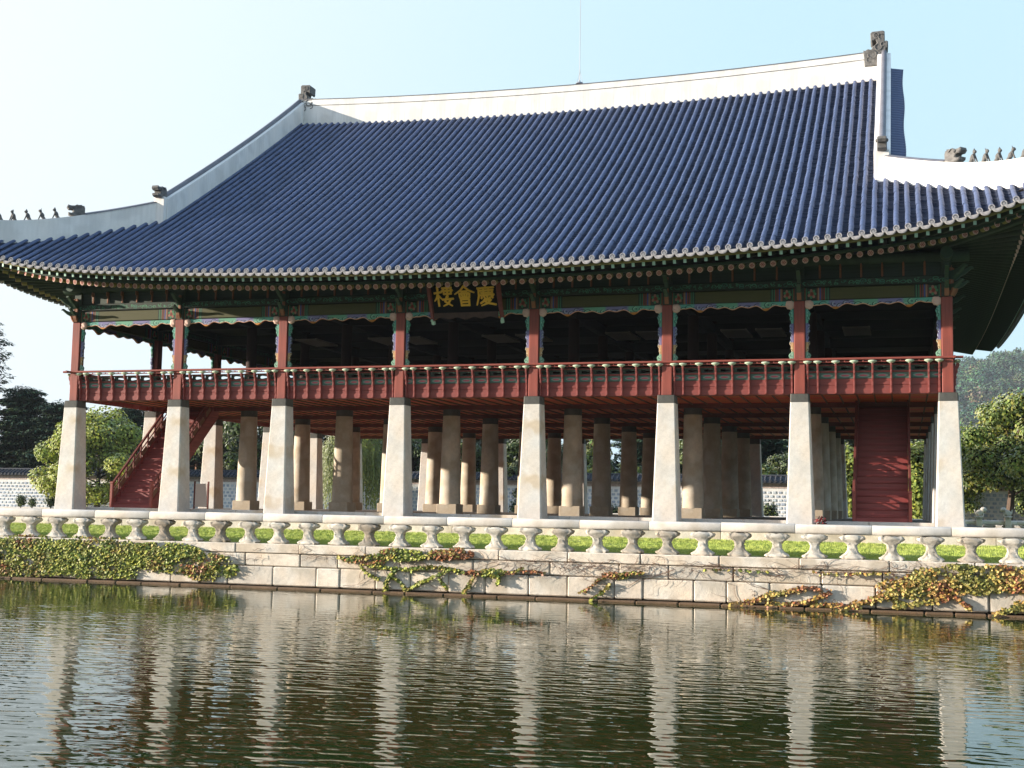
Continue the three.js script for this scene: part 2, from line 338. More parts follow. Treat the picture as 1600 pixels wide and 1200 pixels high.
// ---------------------------------------------------------------- embankment wall and balustrade
{
  const wall = thing('retaining_wall', 'long embankment wall of pale granite blocks rising from the pond below the balustrade', 'wall');
  const r = rngOf(71);
  part('wall_core', box(52, 1.4, 0.7, 18, -1.78, 7.45), M.floorStone, wall);
  const course = (y0, y1, zf, depth, lo, hi, mats, c) => {
    let x = -8; while (x < 44) {
      const w = R(lo, hi, r), g = chamfer(w - R(0.014, 0.032, r), y1 - y0 - 0.016, depth, c), o = r() * 9;
      const p = g.attributes.position; for (let i = 0; i < p.count; i++) { const X = p.getX(i), Y = p.getY(i), Z = p.getZ(i); p.setXYZ(i, X, Y + 0.008 * N3(X * 3 + o, Y, 1), Z + 0.014 * N3(X * 2, Y * 3, o)); }
      g.computeVertexNormals();
      part('stone_block', uvBox(g, 1, o, o * 1.7), mats[Math.floor(r() * mats.length)], wall, [x + w / 2, (y0 + y1) / 2, zf - depth / 2 + R(-0.018, 0.018, r)]); x += w;
    }
  };
  course(-1.29, -0.98, 8.10, 0.75, 2.1, 2.45, [M.wallStone[0], M.wallStone[2]], 0.022);
  course(-1.70, -1.295, 8.06, 0.5, 1.3, 2.5, M.wallStone, 0.03);
  course(-2.31, -1.705, 8.10, 0.5, 0.8, 1.65, [M.wallStone[0], M.wallStone[1], M.wallStone[2], M.wallStone[0]], 0.035);
  course(-2.62, -2.335, 8.30, 0.9, 0.7, 1.9, [M.ledge], 0.03);
}
function balusterGeo(seed) {                          // two lotus bells meeting at a narrow waist
  const nv = 22, nu = 36, h = 0.68;
  const prof = [[0, 0.30], [0.03, 0.335], [0.09, 0.335], [0.15, 0.265], [0.24, 0.19], [0.36, 0.142], [0.52, 0.125], [0.62, 0.145], [0.70, 0.20], [0.77, 0.29], [0.83, 0.345], [0.90, 0.352], [0.96, 0.33], [1, 0.27]];
  const at = (v) => { let i = 0; while (i < prof.length - 2 && prof[i + 1][0] < v) i++; const [a, b] = [prof[i], prof[i + 1]]; return lerp(a[1], b[1], clamp((v - a[0]) / (b[0] - a[0]), 0, 1)); };
  const g = grid(nu, nv, (u, v) => {
    const th = u * Math.PI * 2, w = at(v), lobe = 1 + 0.07 * Math.cos(th * 8) * clamp(Math.abs(v - 0.52) * 2.6 - 0.15, 0, 1);
    const c = Math.cos(th), s = Math.sin(th), e = 0.5; const x = Math.sign(c) * Math.pow(Math.abs(c), e) * w * lobe, z = Math.sign(s) * Math.pow(Math.abs(s), e) * (0.10 + w * 0.30) * lobe;
    const droop = v > 0.8 ? -0.05 * Math.pow(Math.abs(c), 3) * (v - 0.8) / 0.2 * 0.5 : v < 0.15 ? 0.03 * Math.pow(Math.abs(c), 3) * (0.15 - v) / 0.15 * 0.5 : 0;
    return [x, v * h + droop, z];
  }, (u, v) => [u * 1.6, v * 0.7]);
  return rough(rough(g, 0.024, 8, seed), 0.024, 20, seed);
}
const balG = [1, 2, 3, 4].map((s) => balusterGeo(s * 7));
function balustrade(root, x0, x1, z, spacing, seed) {
  const r = rngOf(seed), oct = []; for (let k = 0; k < 12; k++) { const t = (k + 0.5) / 12 * 6.2832; oct.push([Math.sign(Math.cos(t)) * Math.pow(Math.abs(Math.cos(t)), 0.5) * 0.165, Math.sign(Math.sin(t)) * Math.pow(Math.abs(Math.sin(t)), 0.5) * 0.142]); }
  let k = 0;
  for (let x = x0; x < x1; x += spacing * 2) {
    const a = x + 0.006, b = x + spacing * 2 - 0.006, dy = R(-0.005, 0.005, r);
    const path = [0, 0.006, 0.5, 0.994, 1].map((t, i) => [[lerp(a, b, t), -0.162 + dy, z + 0.012 * N3(x, t, 5)], [0, 0, i === 0 || i === 4 ? 0.975 : 1], [0, i === 0 || i === 4 ? 0.975 : 1, 0]]);
    const g = sweep(path.map(([p, s, u]) => [p, [s[0], s[1], -s[2]], u]), oct, 0.9);
    part('stone_rail', uvBox(g, 1, r() * 9, r() * 9), M.rail, root);
    for (const o of [0.5, 1.5]) {
      const d = r(), mat = M.baluster[d < 0.46 ? 0 : d < 0.74 ? 1 : d < 0.9 ? 2 : 3];
      part('baluster', balG[k++ % 4], mat, root, [x + o * spacing + R(-0.02, 0.02, r), -0.982, z + R(-0.015, 0.015, r)], r() < 0.5 ? Math.PI : 0);
    }
  }
}
{
  const t = thing('stone_balustrade', 'pale granite balustrade with lotus-shaped balusters along the pond in front of the lawn', 'balustrade');
  balustrade(t, -1.72, 43, 7.75, 1.055, 5);
  const far = thing('stone_balustrade', 'distant granite balustrade behind the pavilion, glimpsed low between the pillars and at the right', 'balustrade');
  balustrade(far, 14.2, 46, -38, 1.055, 6);
  part('coping', box(34, 0.5, 0.8, 30, -1.24, -38), M.granite, far);
}

// ---------------------------------------------------------------- the pavilion
const pav = thing('pavilion', 'large two-storey open wooden palace pavilion on stone pillars with a dark tiled hip-and-gable roof', 'pavilion');

// stone pillars: 24 square outside, 24 round inside
{
  const taper = (n, a, b, h) => {                    // square with cut corners, or round
    const g = grid(n.length, 14, (u, v) => { const k = Math.round(u * n.length) % n.length, s = lerp(a, b, v); return [n[k][0] * s, v * h, n[k][1] * s]; }, (u, v) => [u * 3, v * h]);
    return g;
  };
  const sq = [[1, 0.9], [0.9, 1], [-0.9, 1], [-1, 0.9], [-1, -0.9], [-0.9, -1], [0.9, -1], [1, -0.9]];
  const squareGeo = (a, b, y0, y1) => {
    const g = toCreasedNormals(taper(sq, a, b, y1 - y0).toNonIndexed().translate(0, y0, 0), 0.3); return uvBox(g);
  };
  const tb = (y, a, b, y0) => lerp(a, b, (y - y0) / (CAP - y0));
  const sqBody = squareGeo(0.462, tb(4.10, 0.462, 0.308, -0.12), -0.12, 4.10), sqBand = squareGeo(tb(4.10, 0.462, 0.308, -0.12) + 0.004, 0.312, 4.10, CAP);
  const circ = []; for (let k = 0; k < 28; k++) circ.push([Math.cos(k / 28 * 6.28319), -Math.sin(k / 28 * 6.28319)]);
  const cyl = (f0, f1, y0, y1) => { const g = grid(28, 14, (u, v) => [circ[Math.round(u * 28) % 28][0] * lerp(f0, f1, v), lerp(y0, y1, v), -circ[Math.round(u * 28) % 28][1] * lerp(f0, f1, v)], (u, v) => [u * 2.6, lerp(y0, y1, v)]); return g; };
  const roBody = cyl(0.455, 0.366, 0.36, 4.12), roBand = cyl(0.37, 0.366, 4.12, CAP), base = box(0.88, 0.44, 0.88, 0, 0.17, 0, 0.02);
  const r = rngOf(21);
  for (let j = 0; j < 6; j++) for (let i = 0; i < 8; i++) {
    const outer = i === 0 || i === 7 || j === 0 || j === 5, o = r() * 8;
    const vary = (g) => { const q = g.clone(), u = q.attributes.uv; for (let k = 0; k < u.count; k++) u.setXY(k, u.getX(k) + o, u.getY(k) + o * 0.7); return q; };
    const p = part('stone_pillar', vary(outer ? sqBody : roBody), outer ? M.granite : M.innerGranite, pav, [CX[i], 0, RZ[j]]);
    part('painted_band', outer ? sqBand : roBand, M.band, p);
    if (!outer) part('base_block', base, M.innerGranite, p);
  }
}
// timber posts of the upper floor
{
  const post = uvBox(box(0.37, COLTOP - CAP, 0.37, 0, (CAP + COLTOP) / 2, 0, 0.02)), head = box(0.32, 1.45, 0.32, 0, COLTOP + 0.725, 0);
  const inner = rod([0, 4.6, 0], [0, 8.9, 0], 0.24, 0.22, 20);
  for (let j = 0; j < 6; j++) for (let i = 0; i < 8; i++) {
    const outer = i === 0 || i === 7 || j === 0 || j === 5;
    const m = part(outer ? 'timber_post' : 'inner_post', outer ? post : inner, outer ? M.redWood : M.shadedPost, pav, [CX[i], 0, RZ[j]]);
    if (outer) part('post_head', head, M.greenWood, m);
  }
}
// floor of the upper storey with its painted underside, and the ceiling
{
  const under = canvasTex(512, 512, (x, w, h) => {
    x.fillStyle = '#8a3018'; x.fillRect(0, 0, w, h); const r = rngOf(9);
    for (let i = 0; i < 12; i++) { x.fillStyle = `rgb(${200 + r() * 45},${72 + r() * 40},${34 + r() * 24})`; x.fillRect(0, i * h / 12 + 3, w, h / 12 - 8); x.fillStyle = '#2e1408'; x.fillRect(0, i * h / 12, w, 4); }
    for (let i = 0; i < 260; i++) { x.fillStyle = `rgba(30,12,6,${r() * 0.3})`; x.fillRect(r() * w, r() * h, 40 + r() * 90, 2 + r() * 3); }
  });
  under.repeat.set(0.5, 0.5);
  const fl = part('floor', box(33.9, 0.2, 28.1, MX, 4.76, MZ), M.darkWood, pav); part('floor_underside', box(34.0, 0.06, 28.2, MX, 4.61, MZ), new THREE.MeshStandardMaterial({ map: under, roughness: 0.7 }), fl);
  const jo = uvBox(bar([0, 4.555, -0.12], [0, 4.555, -28.43], 0.05, 0.055)), edge = merge([bar([0, 4.42, -0.02], [0, 4.42, -0.2], 0.1, 0.06)]);
  M.joist = surface([0.13, 0.07, 0.035], { list: WOODH, seed: 395, vary: 0.5, size: 128 });
  const nb = [8, 8, 9, 9, 9, 8, 8];
  for (let i = 0; i < 7; i++) for (let k = 0; k < nb[i]; k++) part('floor_joist', jo, M.joist, fl, [lerp(CX[i], CX[i + 1], k / nb[i]), 0, 0]);
  for (let j = 0; j < 6; j++) { part('floor_beam', box(34.3, 0.2, 0.26, MX, 4.49, RZ[j] + (j === 0 ? -0.15 : j === 5 ? 0.15 : 0)), M.redDark, fl); }
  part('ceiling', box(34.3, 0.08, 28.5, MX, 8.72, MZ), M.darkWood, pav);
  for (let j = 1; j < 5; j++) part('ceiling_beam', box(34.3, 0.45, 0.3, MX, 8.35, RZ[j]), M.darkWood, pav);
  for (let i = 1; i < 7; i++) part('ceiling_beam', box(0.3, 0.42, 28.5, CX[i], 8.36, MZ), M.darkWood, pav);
  // door leaves hung up flat under the beams of the inner aisle
  const leaf = merge([box(1.05, 0.05, 2.3), box(0.06, 0.08, 2.3, -0.5), box(0.06, 0.08, 2.3, 0.5)]);
  for (const [x, z] of [[7.4, -7.3], [10.9, -7.4], [12.3, -7.4], [16.2, -7.4], [17.7, -7.4], [21.6, -7.5], [22.9, -7.5], [26.4, -7.5], [27.8, -7.5], [31.2, -7.6]]) part('lifted_door', leaf, M.paper, pav, [x, 7.62, z]);
}

// ---- one bay of the outer frame, in its own axes: x along the side, z outwards
const nSub = (w) => Math.round(w / 0.585 + 0.1);
const swirlCache = {};
const dip = (t) => {                                  // lower edge of the carved valance, t 0..1 across the bay
  const s = Math.abs(t - 0.5) * 2;
  let h = 0.17 + 0.03 * Math.cos(t * 50) ;
  h += 0.13 * Math.exp(-Math.pow((s - 0.56) / 0.085, 2)); h -= 0.05 * Math.exp(-Math.pow((s - 0.72) / 0.06, 2));
  h += 0.05 * Math.exp(-Math.pow((s - 0.88) / 0.05, 2)) + 0.05 * Math.exp(-Math.pow(s / 0.12, 2));
  return h;
};
function swirls(x, w, h, cols, r) {
  const g = x.createLinearGradient(0, 0, w, 0); cols.forEach((c, i) => { const a = i / cols.length, b = (i + 1) / cols.length; g.addColorStop(Math.min(1, a + 0.01), c); g.addColorStop(Math.max(0, b - 0.01), c); });
  x.fillStyle = g; x.fillRect(0, 0, w, h);
  for (let px = 8; px < w; px += h * 0.42) {
    const cy = h * (0.3 + 0.35 * r()), R0 = h * (0.20 + 0.14 * r());
    x.lineWidth = h * 0.055; x.strokeStyle = 'rgba(16,34,46,0.85)'; x.beginPath(); x.arc(px, cy, R0, r() * 3, 3.6 + r() * 2.4); x.stroke();
    x.strokeStyle = 'rgba(196,226,206,0.75)'; x.lineWidth = h * 0.03; x.beginPath(); x.arc(px + 2, cy, R0 * 0.72, r() * 3, 3.4 + r() * 2.4); x.stroke();
    x.fillStyle = 'rgba(20,30,60,0.7)'; x.beginPath(); x.arc(px, cy, R0 * 0.25, 0, 7); x.fill();
  }
}
const T_valance = canvasTex(1536, 160, (x, w, h) => {
  const te = '#5a9e90', vi = '#7674a0', gr = '#649c84', r = rngOf(3);
  swirls(x, w, h, [te, te, vi, vi, gr, gr, vi, vi, gr, te, te], r);
  for (const [c, lw, off] of [['#b0653c', 22, 0], ['#e0b9a0', 7, 6]]) { x.strokeStyle = c; x.lineWidth = lw; x.beginPath(); for (let i = 0; i <= 300; i++) { const t = i / 300; const y = dip(t) / 0.36 * h - off; i ? x.lineTo(t * w, y) : x.moveTo(0, y); } x.stroke(); }
  for (const s of [0.22, 0.78]) { x.fillStyle = '#b3742e'; x.beginPath(); x.ellipse(s * w, 0.27 / 0.36 * h, 60, 20, 0, 0, 7); x.fill(); }
});
T_valance.flipY = true;
const T_jamb = canvasTex(128, 1024, (x, w, h) => {
  const r = rngOf(5), cols = ['#569c8e', '#5a9c88', '#6e709e', '#77749c', '#b6936a', '#739e86'];
  cols.forEach((c, i) => { x.fillStyle = c; x.fillRect(0, i * h / 6, w, h / 6 + 1); });
  for (let y = 20; y < h; y += 58) { x.lineWidth = 9; x.strokeStyle = 'rgba(16,30,44,0.85)'; x.beginPath(); x.arc(w * (0.35 + 0.3 * r()), y, 24, r() * 3, 4 + r() * 2); x.stroke(); x.strokeStyle = 'rgba(210,232,214,0.8)'; x.lineWidth = 5; x.beginPath(); x.arc(w * (0.35 + 0.3 * r()), y + 14, 15, r() * 3, 4 + r() * 2); x.stroke(); }
  x.fillStyle = '#c98b6c'; x.fillRect(w - 12, 0, 12, h);
});
const T_beam = canvasTex(1536, 128, (x, w, h) => {
  x.fillStyle = '#45441f'; x.fillRect(0, 0, w, h); const r = rngOf(15);
  for (let i = 0; i < 500; i++) { x.fillStyle = `rgba(${r() < 0.5 ? '20,22,8' : '110,108,60'},${r() * 0.12})`; x.fillRect(r() * w, r() * h, 60 + r() * 120, 2); }
  x.fillStyle = 'rgba(30,34,16,0.5)'; x.fillRect(0, 0, w, 10); x.fillRect(0, h - 10, w, 10);
  for (const s of [0, 1]) {
    const X = (a) => s ? w - a : a, F = (a, b, c) => { x.fillStyle = c; x.fillRect(Math.min(X(a), X(b)), 0, Math.abs(b - a), h); };
    F(0, 300, '#202c22'); [[8, 20, '#7e4430'], [24, 34, '#2f6a4a'], [150, 160, '#7e4430'], [164, 176, '#97795e'], [180, 196, '#3d4a86'], [200, 212, '#7c3c2c'], [226, 240, '#7c3426'], [244, 256, '#2f6a4a'], [270, 284, '#386a4c'], [288, 296, '#1c2418']].forEach(([a, b, c]) => F(a, b, c));
    x.fillStyle = '#844030'; x.beginPath(); x.arc(X(92), h / 2, 40, 0, 7); x.fill(); for (let k = 0; k < 7; k++) { x.fillStyle = k % 2 ? '#96685a' : '#3a7a54'; x.beginPath(); x.arc(X(92) + 36 * Math.cos(k * 0.9), h / 2 + 36 * Math.sin(k * 0.9), 15, 0, 7); x.fill(); } x.fillStyle = '#6d2a20'; x.beginPath(); x.arc(X(92), h / 2, 16, 0, 7); x.fill();
  }
});
const T_plate = canvasTex(1024, 96, (x, w, h) => {
  x.fillStyle = '#26332a'; x.fillRect(0, 0, w, h); const r = rngOf(25);
  for (let px = 30; px < w; px += 46) { const big = 0.5 + 0.5 * Math.sin(px * 0.021); x.lineWidth = 6; x.strokeStyle = r() < 0.5 ? '#2f6a56' : '#3f7a5c'; for (let k = 0; k < 3; k++) { x.beginPath(); x.arc(px + r() * 20, h * (0.35 + 0.4 * r()), 8 + 12 * r() * (0.5 + big), r() * 6, r() * 6 + 3.8); x.stroke(); } }
  x.fillStyle = '#1a231c'; x.fillRect(0, 0, w, 7); x.fillRect(0, h - 9, w, 9);
});
const T_strip = canvasTex(128, 64, (x, w, h) => {
  x.fillStyle = '#47635a'; x.fillRect(0, 0, w, h); x.fillStyle = '#3a5148'; x.fillRect(0, 0, w, 5); x.fillRect(0, h - 5, w, 5);
  x.fillStyle = '#6f8a80'; x.beginPath(); x.ellipse(w / 2, h / 2, 46, 17, 0, 0, 7); x.fill(); x.fillStyle = '#a8505c'; x.beginPath(); x.ellipse(w / 2, h / 2, 32, 10, 0, 0, 7); x.fill();
});
const mapped = (t, o = {}) => new THREE.MeshStandardMaterial({ map: t, roughness: 0.75, ...o });
M.valance = mapped(T_valance); M.jamb = mapped(T_jamb); M.beam = mapped(T_beam); M.plate = mapped(T_plate); M.strip = mapped(T_strip);
const uvFit = (g, x0, x1, y0, y1) => { const p = g.attributes.position, u = g.attributes.uv; for (let i = 0; i < p.count; i++) u.setXY(i, (p.getX(i) - x0) / (x1 - x0), (p.getY(i) - y0) / (y1 - y0)); return g; };

const bracketGeo = uvBox(slab([[-0.06, 4.40], [0.10, 4.40], [0.13, 4.43], [0.11, 4.58], [0.14, 4.68], [0.125, 4.82], [0.165, 4.92], [0.155, 5.02], [0.20, 5.10], [0.195, 5.20], [0.24, 5.28], [0.26, 5.36], [0.26, 5.44], [0.16, 5.44], [0.14, 5.32], [0.04, 5.28], [-0.06, 5.24]], 0.062, 0.008).rotateY(-Math.PI / 2));
const lotusGeo = (() => { const g = new THREE.LatheGeometry([[0.03, -0.08], [0.05, -0.05], [0.13, -0.01], [0.155, 0.015], [0.13, 0.045], [0.06, 0.06], [0, 0.06]].map((p) => new THREE.Vector2(...p)), 14); g.scale(1, 1, 0.7); return g; })();
const tongue = (s) => slab([[0, 0], [0, 0.34], [0.34, 0.34], [0.60, 0.42], [0.80, 0.54], [0.92, 0.50], [0.94, 0.42], [0.84, 0.42], [0.70, 0.30], [0.56, 0.18], [0.42, 0.13], [0.30, 0.02], [0.2, -0.06], [0.1, -0.04]].map(([a, b]) => [a * s, b * s]), 0.13, 0.01).rotateY(-Math.PI / 2);
const wingGeo = merge([tongue(0.62).translate(0, COLTOP + 0.22, 0.16), tongue(0.78).translate(0, COLTOP + 0.62, 0.16)]);
const wingFace = merge([slab([[0, -0.1], [0.05, -0.14], [0.14, 0.0], [0.18, 0.12], [0.1, 0.14], [0.04, 0.04]], 0.15, 0.01).rotateY(-Math.PI / 2).translate(0, COLTOP + 0.16, 0.20), box(0.11, 0.5, 0.08, 0, COLTOP + 0.35, 0.2), box(0.1, 0.3, 0.08, 0, COLTOP + 0.85, 0.22)]);
const bayCache = {};
function bayGeos(w) {
  const key = w.toFixed(2); if (bayCache[key]) return bayCache[key];
  const n = nSub(w), s = w / n, o = {};
  o.n = n; o.s = s;
  const pw = s - 0.05;
  o.panel = merge([box(pw + 0.05, 0.30, 0.06, 0, 4.545, 0.0), box(pw + 0.05, 0.22, 0.055, 0, 4.81, 0.0), box(pw + 0.05, 0.06, 0.08, 0, 5.165, 0.005), box(pw + 0.05, 0.05, 0.08, 0, 5.40, 0.005)]);
  o.strip = uvFit(slab([[-pw / 2, 4.925], [pw / 2, 4.925], [pw / 2, 5.135], [-pw / 2, 5.135]], 0.05, 0.006).translate(0, 0, 0), -pw / 2, pw / 2, 4.925, 5.135);
  const hole = []; for (let k = 0; k < 20; k++) { const a = k / 20 * 6.283, lobe = 1 + 0.16 * Math.cos(3 * a); hole.push([Math.cos(a) * 0.17 * lobe, 5.275 + Math.sin(a) * 0.052 * lobe]); }
  o.opening = slab([[-pw / 2, 5.197], [pw / 2, 5.197], [pw / 2, 5.373], [-pw / 2, 5.373]], 0.05, 0.0, [hole]).translate(0, 0, 0);
  const rail = (r, y, z) => rod([-w / 2, y, z], [w / 2, y, z], r, r, 12);
  const knobs = []; for (let k = 0; k < n; k++) knobs.push(box(0.035, 0.05, 0.05, -w / 2 + (k + 0.5) * s, 5.51, 0.21));
  o.rail = merge([rail(0.045, 5.59, 0.21), rail(0.02, 5.485, 0.21), ...knobs]);
  o.beam = uvFit(box(w - 0.3, 0.44, 0.28, 0, 7.90, 0, 0.03), -w / 2 + 0.15, w / 2 - 0.15, 7.68, 8.12);
  o.plate = uvFit(box(w, 0.28, 0.24, 0, 8.28, 0.06, 0.02), -w / 2, w / 2, 8.14, 8.42);
  o.frieze = merge([box(w, 0.48, 0.1, 0, 8.66, -0.02), rod([-w / 2, 9.08, 0], [w / 2, 9.08, 0], 0.19, 0.19, 16)]);
  o.strut = merge([box(0.07, 0.44, 0.07, 0, 8.66, 0.08), box(0.05, 0.18, 0.16, 0, 8.82, 0.13)]);
  const vw = w - 0.38, top = [[-vw / 2, 7.67], [vw / 2, 7.67]], low = []; for (let i = 120; i >= 0; i--) low.push([-vw / 2 + vw * i / 120, 7.67 - dip(i / 120)]);
  o.valance = uvFit(slab([...low.reverse(), ...top.reverse()], 0.09, 0.012).translate(0, 0, 0.06), -vw / 2, vw / 2, 7.31, 7.67);
  const j = [[0, 5.55], [0, 7.55]], out = []; for (let i = 0; i <= 60; i++) { const t = i / 60; out.push([0.10 + 0.045 * t + 0.022 * Math.sin(t * 25) + 0.018 * Math.sin(t * 61 + 1) + (t < 0.18 ? 0.05 * Math.sin(t / 0.18 * 3.14) : 0), 7.55 - 2.0 * (1 - t)]); }
  o.jamb = uvFit(slab([[0, 5.55], ...out, [0, 7.55]], 0.09, 0.012).translate(0, 0, 0.06), 0, 0.24, 5.55, 7.55);
  o.jambR = o.jamb.clone().applyMatrix4(new THREE.Matrix4().makeScale(-1, 1, 1)); { const p = o.jambR.attributes; for (const a of [p.position, p.normal, p.uv]) { const q = a.array, k = a.itemSize; for (let f = 0; f < q.length; f += 3 * k) for (let c = 0; c < k; c++) { const t = q[f + k + c]; q[f + k + c] = q[f + 2 * k + c]; q[f + 2 * k + c] = t; } } }
  const ros = new THREE.SphereGeometry(0.165, 18, 12).scale(1, 1, 0.34); rough(ros, 0.05, 15, 3);
  o.rosette = ros;
  return bayCache[key] = o;
}
function bay(A, B, ry, first) {                       // A, B: posts left and right as seen from outside
  const w = Math.hypot(B[0] - A[0], B[1] - A[1]), o = bayGeos(w), c = [(A[0] + B[0]) / 2, (A[1] + B[1]) / 2];
  const q = (x, y, z) => [c[0] + x * Math.cos(ry) + z * Math.sin(ry), y, c[1] - x * Math.sin(ry) + z * Math.cos(ry)];
  const P = (name, g, m, x = 0, y = 0, z = 0) => part(name, g, m, pav, q(x, y, z), ry);
  for (let k = 0; k < o.n; k++) {
    const p = P('railing_panel', o.panel, M.redBoard, -w / 2 + (k + 0.5) * o.s);
    part('painted_strip', o.strip, M.strip, p); part('cloud_opening', o.opening, M.greenWood, p);
  }
  for (let k = 0; k <= o.n; k++) if (k > 0 && k < o.n) { const b = P('railing_bracket', bracketGeo, M.redBoard, -w / 2 + k * o.s); part('lotus_cap', lotusGeo, M.lotus, b, [0, 5.485, 0.21]); }
  for (const s of [-1, 1]) { const b = P('railing_bracket', bracketGeo, M.redBoard, s * (w / 2 - 0.27)); part('lotus_cap', lotusGeo, M.lotus, b, [0, 5.485, 0.21]); }
  P('handrail', o.rail, M.redWood); P('tie_beam', o.beam, M.beam); P('carved_plate', o.plate, M.plate);
  P('purlin', o.frieze, M.greenWood);
  for (let k = 1; k < Math.round(w / 0.75); k++) P('bracket_strut', o.strut, M.orange, -w / 2 + k * w / Math.round(w / 0.75));
  P('carved_valance', o.valance, M.valance);
  const L = P('carved_jamb', o.jamb, M.jamb, -w / 2 + 0.2), Rj = P('carved_jamb', o.jambR, M.jamb, w / 2 - 0.2);
  part('rosette', o.rosette, M.rosette, L, [0.12, 7.53, 0.12]); part('rosette', o.rosette, M.rosette, Rj, [-0.12, 7.53, 0.12]);
}
for (let i = 0; i < 7; i++) { bay([CX[i], 0], [CX[i + 1], 0], 0); bay([CX[i + 1], RZ[5]], [CX[i], RZ[5]], Math.PI); }
for (let j = 0; j < 5; j++) { bay([CX[7], RZ[j]], [CX[7], RZ[j + 1]], Math.PI / 2); bay([CX[0], RZ[j + 1]], [CX[0], RZ[j]], -Math.PI / 2); }
// curled bracket arms over the posts
{
  const wing = (x, z, ry) => { const b = part('bracket_arm', wingGeo, M.jade, pav, [x, 0, z], ry); part('bracket_face', wingFace, M.orange, b); };
  for (let i = 0; i < 8; i++) { wing(CX[i], 0, 0); wing(CX[i], RZ[5], Math.PI); }
  for (let j = 0; j < 6; j++) { wing(CX[7], RZ[j], Math.PI / 2); wing(CX[0], RZ[j], -Math.PI / 2); }
  wing(CX[7], 0, Math.PI / 4); wing(CX[0], 0, -Math.PI / 4);
  // outer corner brackets of the balcony
  for (const [x, a] of [[CX[7], 1], [CX[0], -1]]) { const b = part('railing_bracket', bracketGeo, M.redBoard, pav, [x + a * 0.12, 0, 0], a * Math.PI / 2); part('lotus_cap', lotusGeo, M.lotus, b, [0, 5.485, 0.21]); }
  const ends = merge([rod([CX[7], 5.59, 0.21], [CX[7] + 0.5, 5.59, 0.21], 0.045, 0.045, 12), rod([CX[7] + 0.21, 5.59, 0], [CX[7] + 0.21, 5.59, 0.44], 0.045, 0.045, 12), rod([CX[0], 5.59, 0.21], [CX[0] - 0.5, 5.59, 0.21], 0.045, 0.045, 12), rod([CX[0] - 0.21, 5.59, 0], [CX[0] - 0.21, 5.59, 0.44], 0.045, 0.045, 12)]);
  part('handrail', ends, M.redWood, pav);
  const pe = merge([rod([CX[7] - 0.2, 9.08, 0], [CX[7] + 0.75, 9.08, 0], 0.2, 0.2, 18), rod([CX[7], 9.08, -0.2], [CX[7], 9.08, 0.75], 0.2, 0.2, 18), rod([CX[0] + 0.2, 9.08, 0], [CX[0] - 0.75, 9.08, 0], 0.2, 0.2, 18), rod([CX[0], 9.08, -0.2], [CX[0], 9.08, 0.75], 0.2, 0.2, 18)]);
  part('purlin_end', pe, M.jade, pav);
}

// ---- staircases in the first and last bay
M.railBoard = new THREE.MeshStandardMaterial({ color: rgb(0.16, 0.085, 0.05), roughness: 0.8 });
function stairs(x0, x1) {
  const zb = -1.0, zt = -6.05, yb = -0.02, yt = 4.55, n = 19, w = x1 - x0, dy = (yt - yb) / n, dz = (zt - zb) / n;
  const str = (x) => slab([[0, yb - 0.02], [0.42, yb - 0.02], [zb - zt + 0.1, yt - 0.42], [zb - zt + 0.1, yt + 0.06], [zb - zt - 0.25, yt + 0.06], [0, yb + 0.24]], 0.09, 0.008).rotateY(Math.PI / 2).translate(x, 0, zb);
  const t = part('staircase', merge([str(x0), str(x1)]), M.stair, pav);
  const step = merge([box(w - 0.1, 0.04, 0.30, 0, dy - 0.02, -0.10), box(w - 0.1, dy - 0.04, 0.03, 0, dy / 2 - 0.02, 0.0)]);
  for (let k = 0; k < n; k++) part('step', step, M.stair, t, [(x0 + x1) / 2, yb + k * dy, zb + k * dz - 0.05]);
  const slope = (yt - yb) / (zt - zb);
  for (const x of [x0, x1]) {
    const Y = (z) => yb + (z - zb) * slope;
    part('stair_post', merge([box(0.12, 1.0, 0.12, x, yb + 0.55, zb - 0.02), box(0.15, 0.08, 0.15, x, yb + 1.07, zb - 0.02)]), M.redWood, t);
    part('stair_rail', merge([bar([x, Y(zb) + 0.98, zb], [x, Y(zt) + 0.98, zt], 0.09, 0.09), bar([x, Y(zb) + 0.68, zb], [x, Y(zt) + 0.68, zt], 0.05, 0.05), bar([x, Y(zb) + 0.22, zb], [x, Y(zt) + 0.22, zt], 0.06, 0.14)]), M.redDark, t);
    for (let k = 1; k <= 10; k++) { const z = lerp(zb, zt, k / 10); part('baluster_post', box(0.07, 0.9, 0.07, x, Y(z) + 0.5, z), M.redDark, t); if (k) { const za = lerp(zb, zt, (k - 0.86) / 10), zc = lerp(zb, zt, (k - 0.14) / 10); part('rail_board', bar([x, Y(za) + 0.44, za], [x, Y(zc) + 0.44, zc], 0.03, 0.20), M.railBoard, t); } }
  }
}
stairs(31.25, 33.13); stairs(1.26, 3.14);

// ---------------------------------------------------------------- the roof
const over = { F: (t) => 3.6 + 0.45 * Math.pow(t, 6), E: (t) => 3.45 + 0.36 * Math.pow(t, 6) };
const LF = 21.0, LE = 18.33;
const drip = (t) => 8.50 + t * t + 1.2 * Math.pow(t, 10);
const dripS = (t) => 8.80 + 0.70 * t * t + 1.2 * Math.pow(t, 10);
const XG = [2.75, 32.32], ZR = -13.6, ZJ = -1.6;       // gable ridges, foot of the main ridge, hip joint
const CORN = (s) => [s > 0 ? 38.2 : -3.81, 4.05];
const ridgeBase = (x) => 19.55 + 0.42 * Math.pow(clamp((x - 17.5) / 14.8, -1, 1), 2);
const hipZ = (x) => x > XG[1] ? lerp(ZJ, 4.05, (x - XG[1]) / (38.2 - XG[1])) : x < XG[0] ? lerp(ZJ, 4.05, (XG[0] - x) / (XG[0] + 3.81)) : ZR;
const gCurve = (s) => 0.86 * s + 0.14 * s * s;
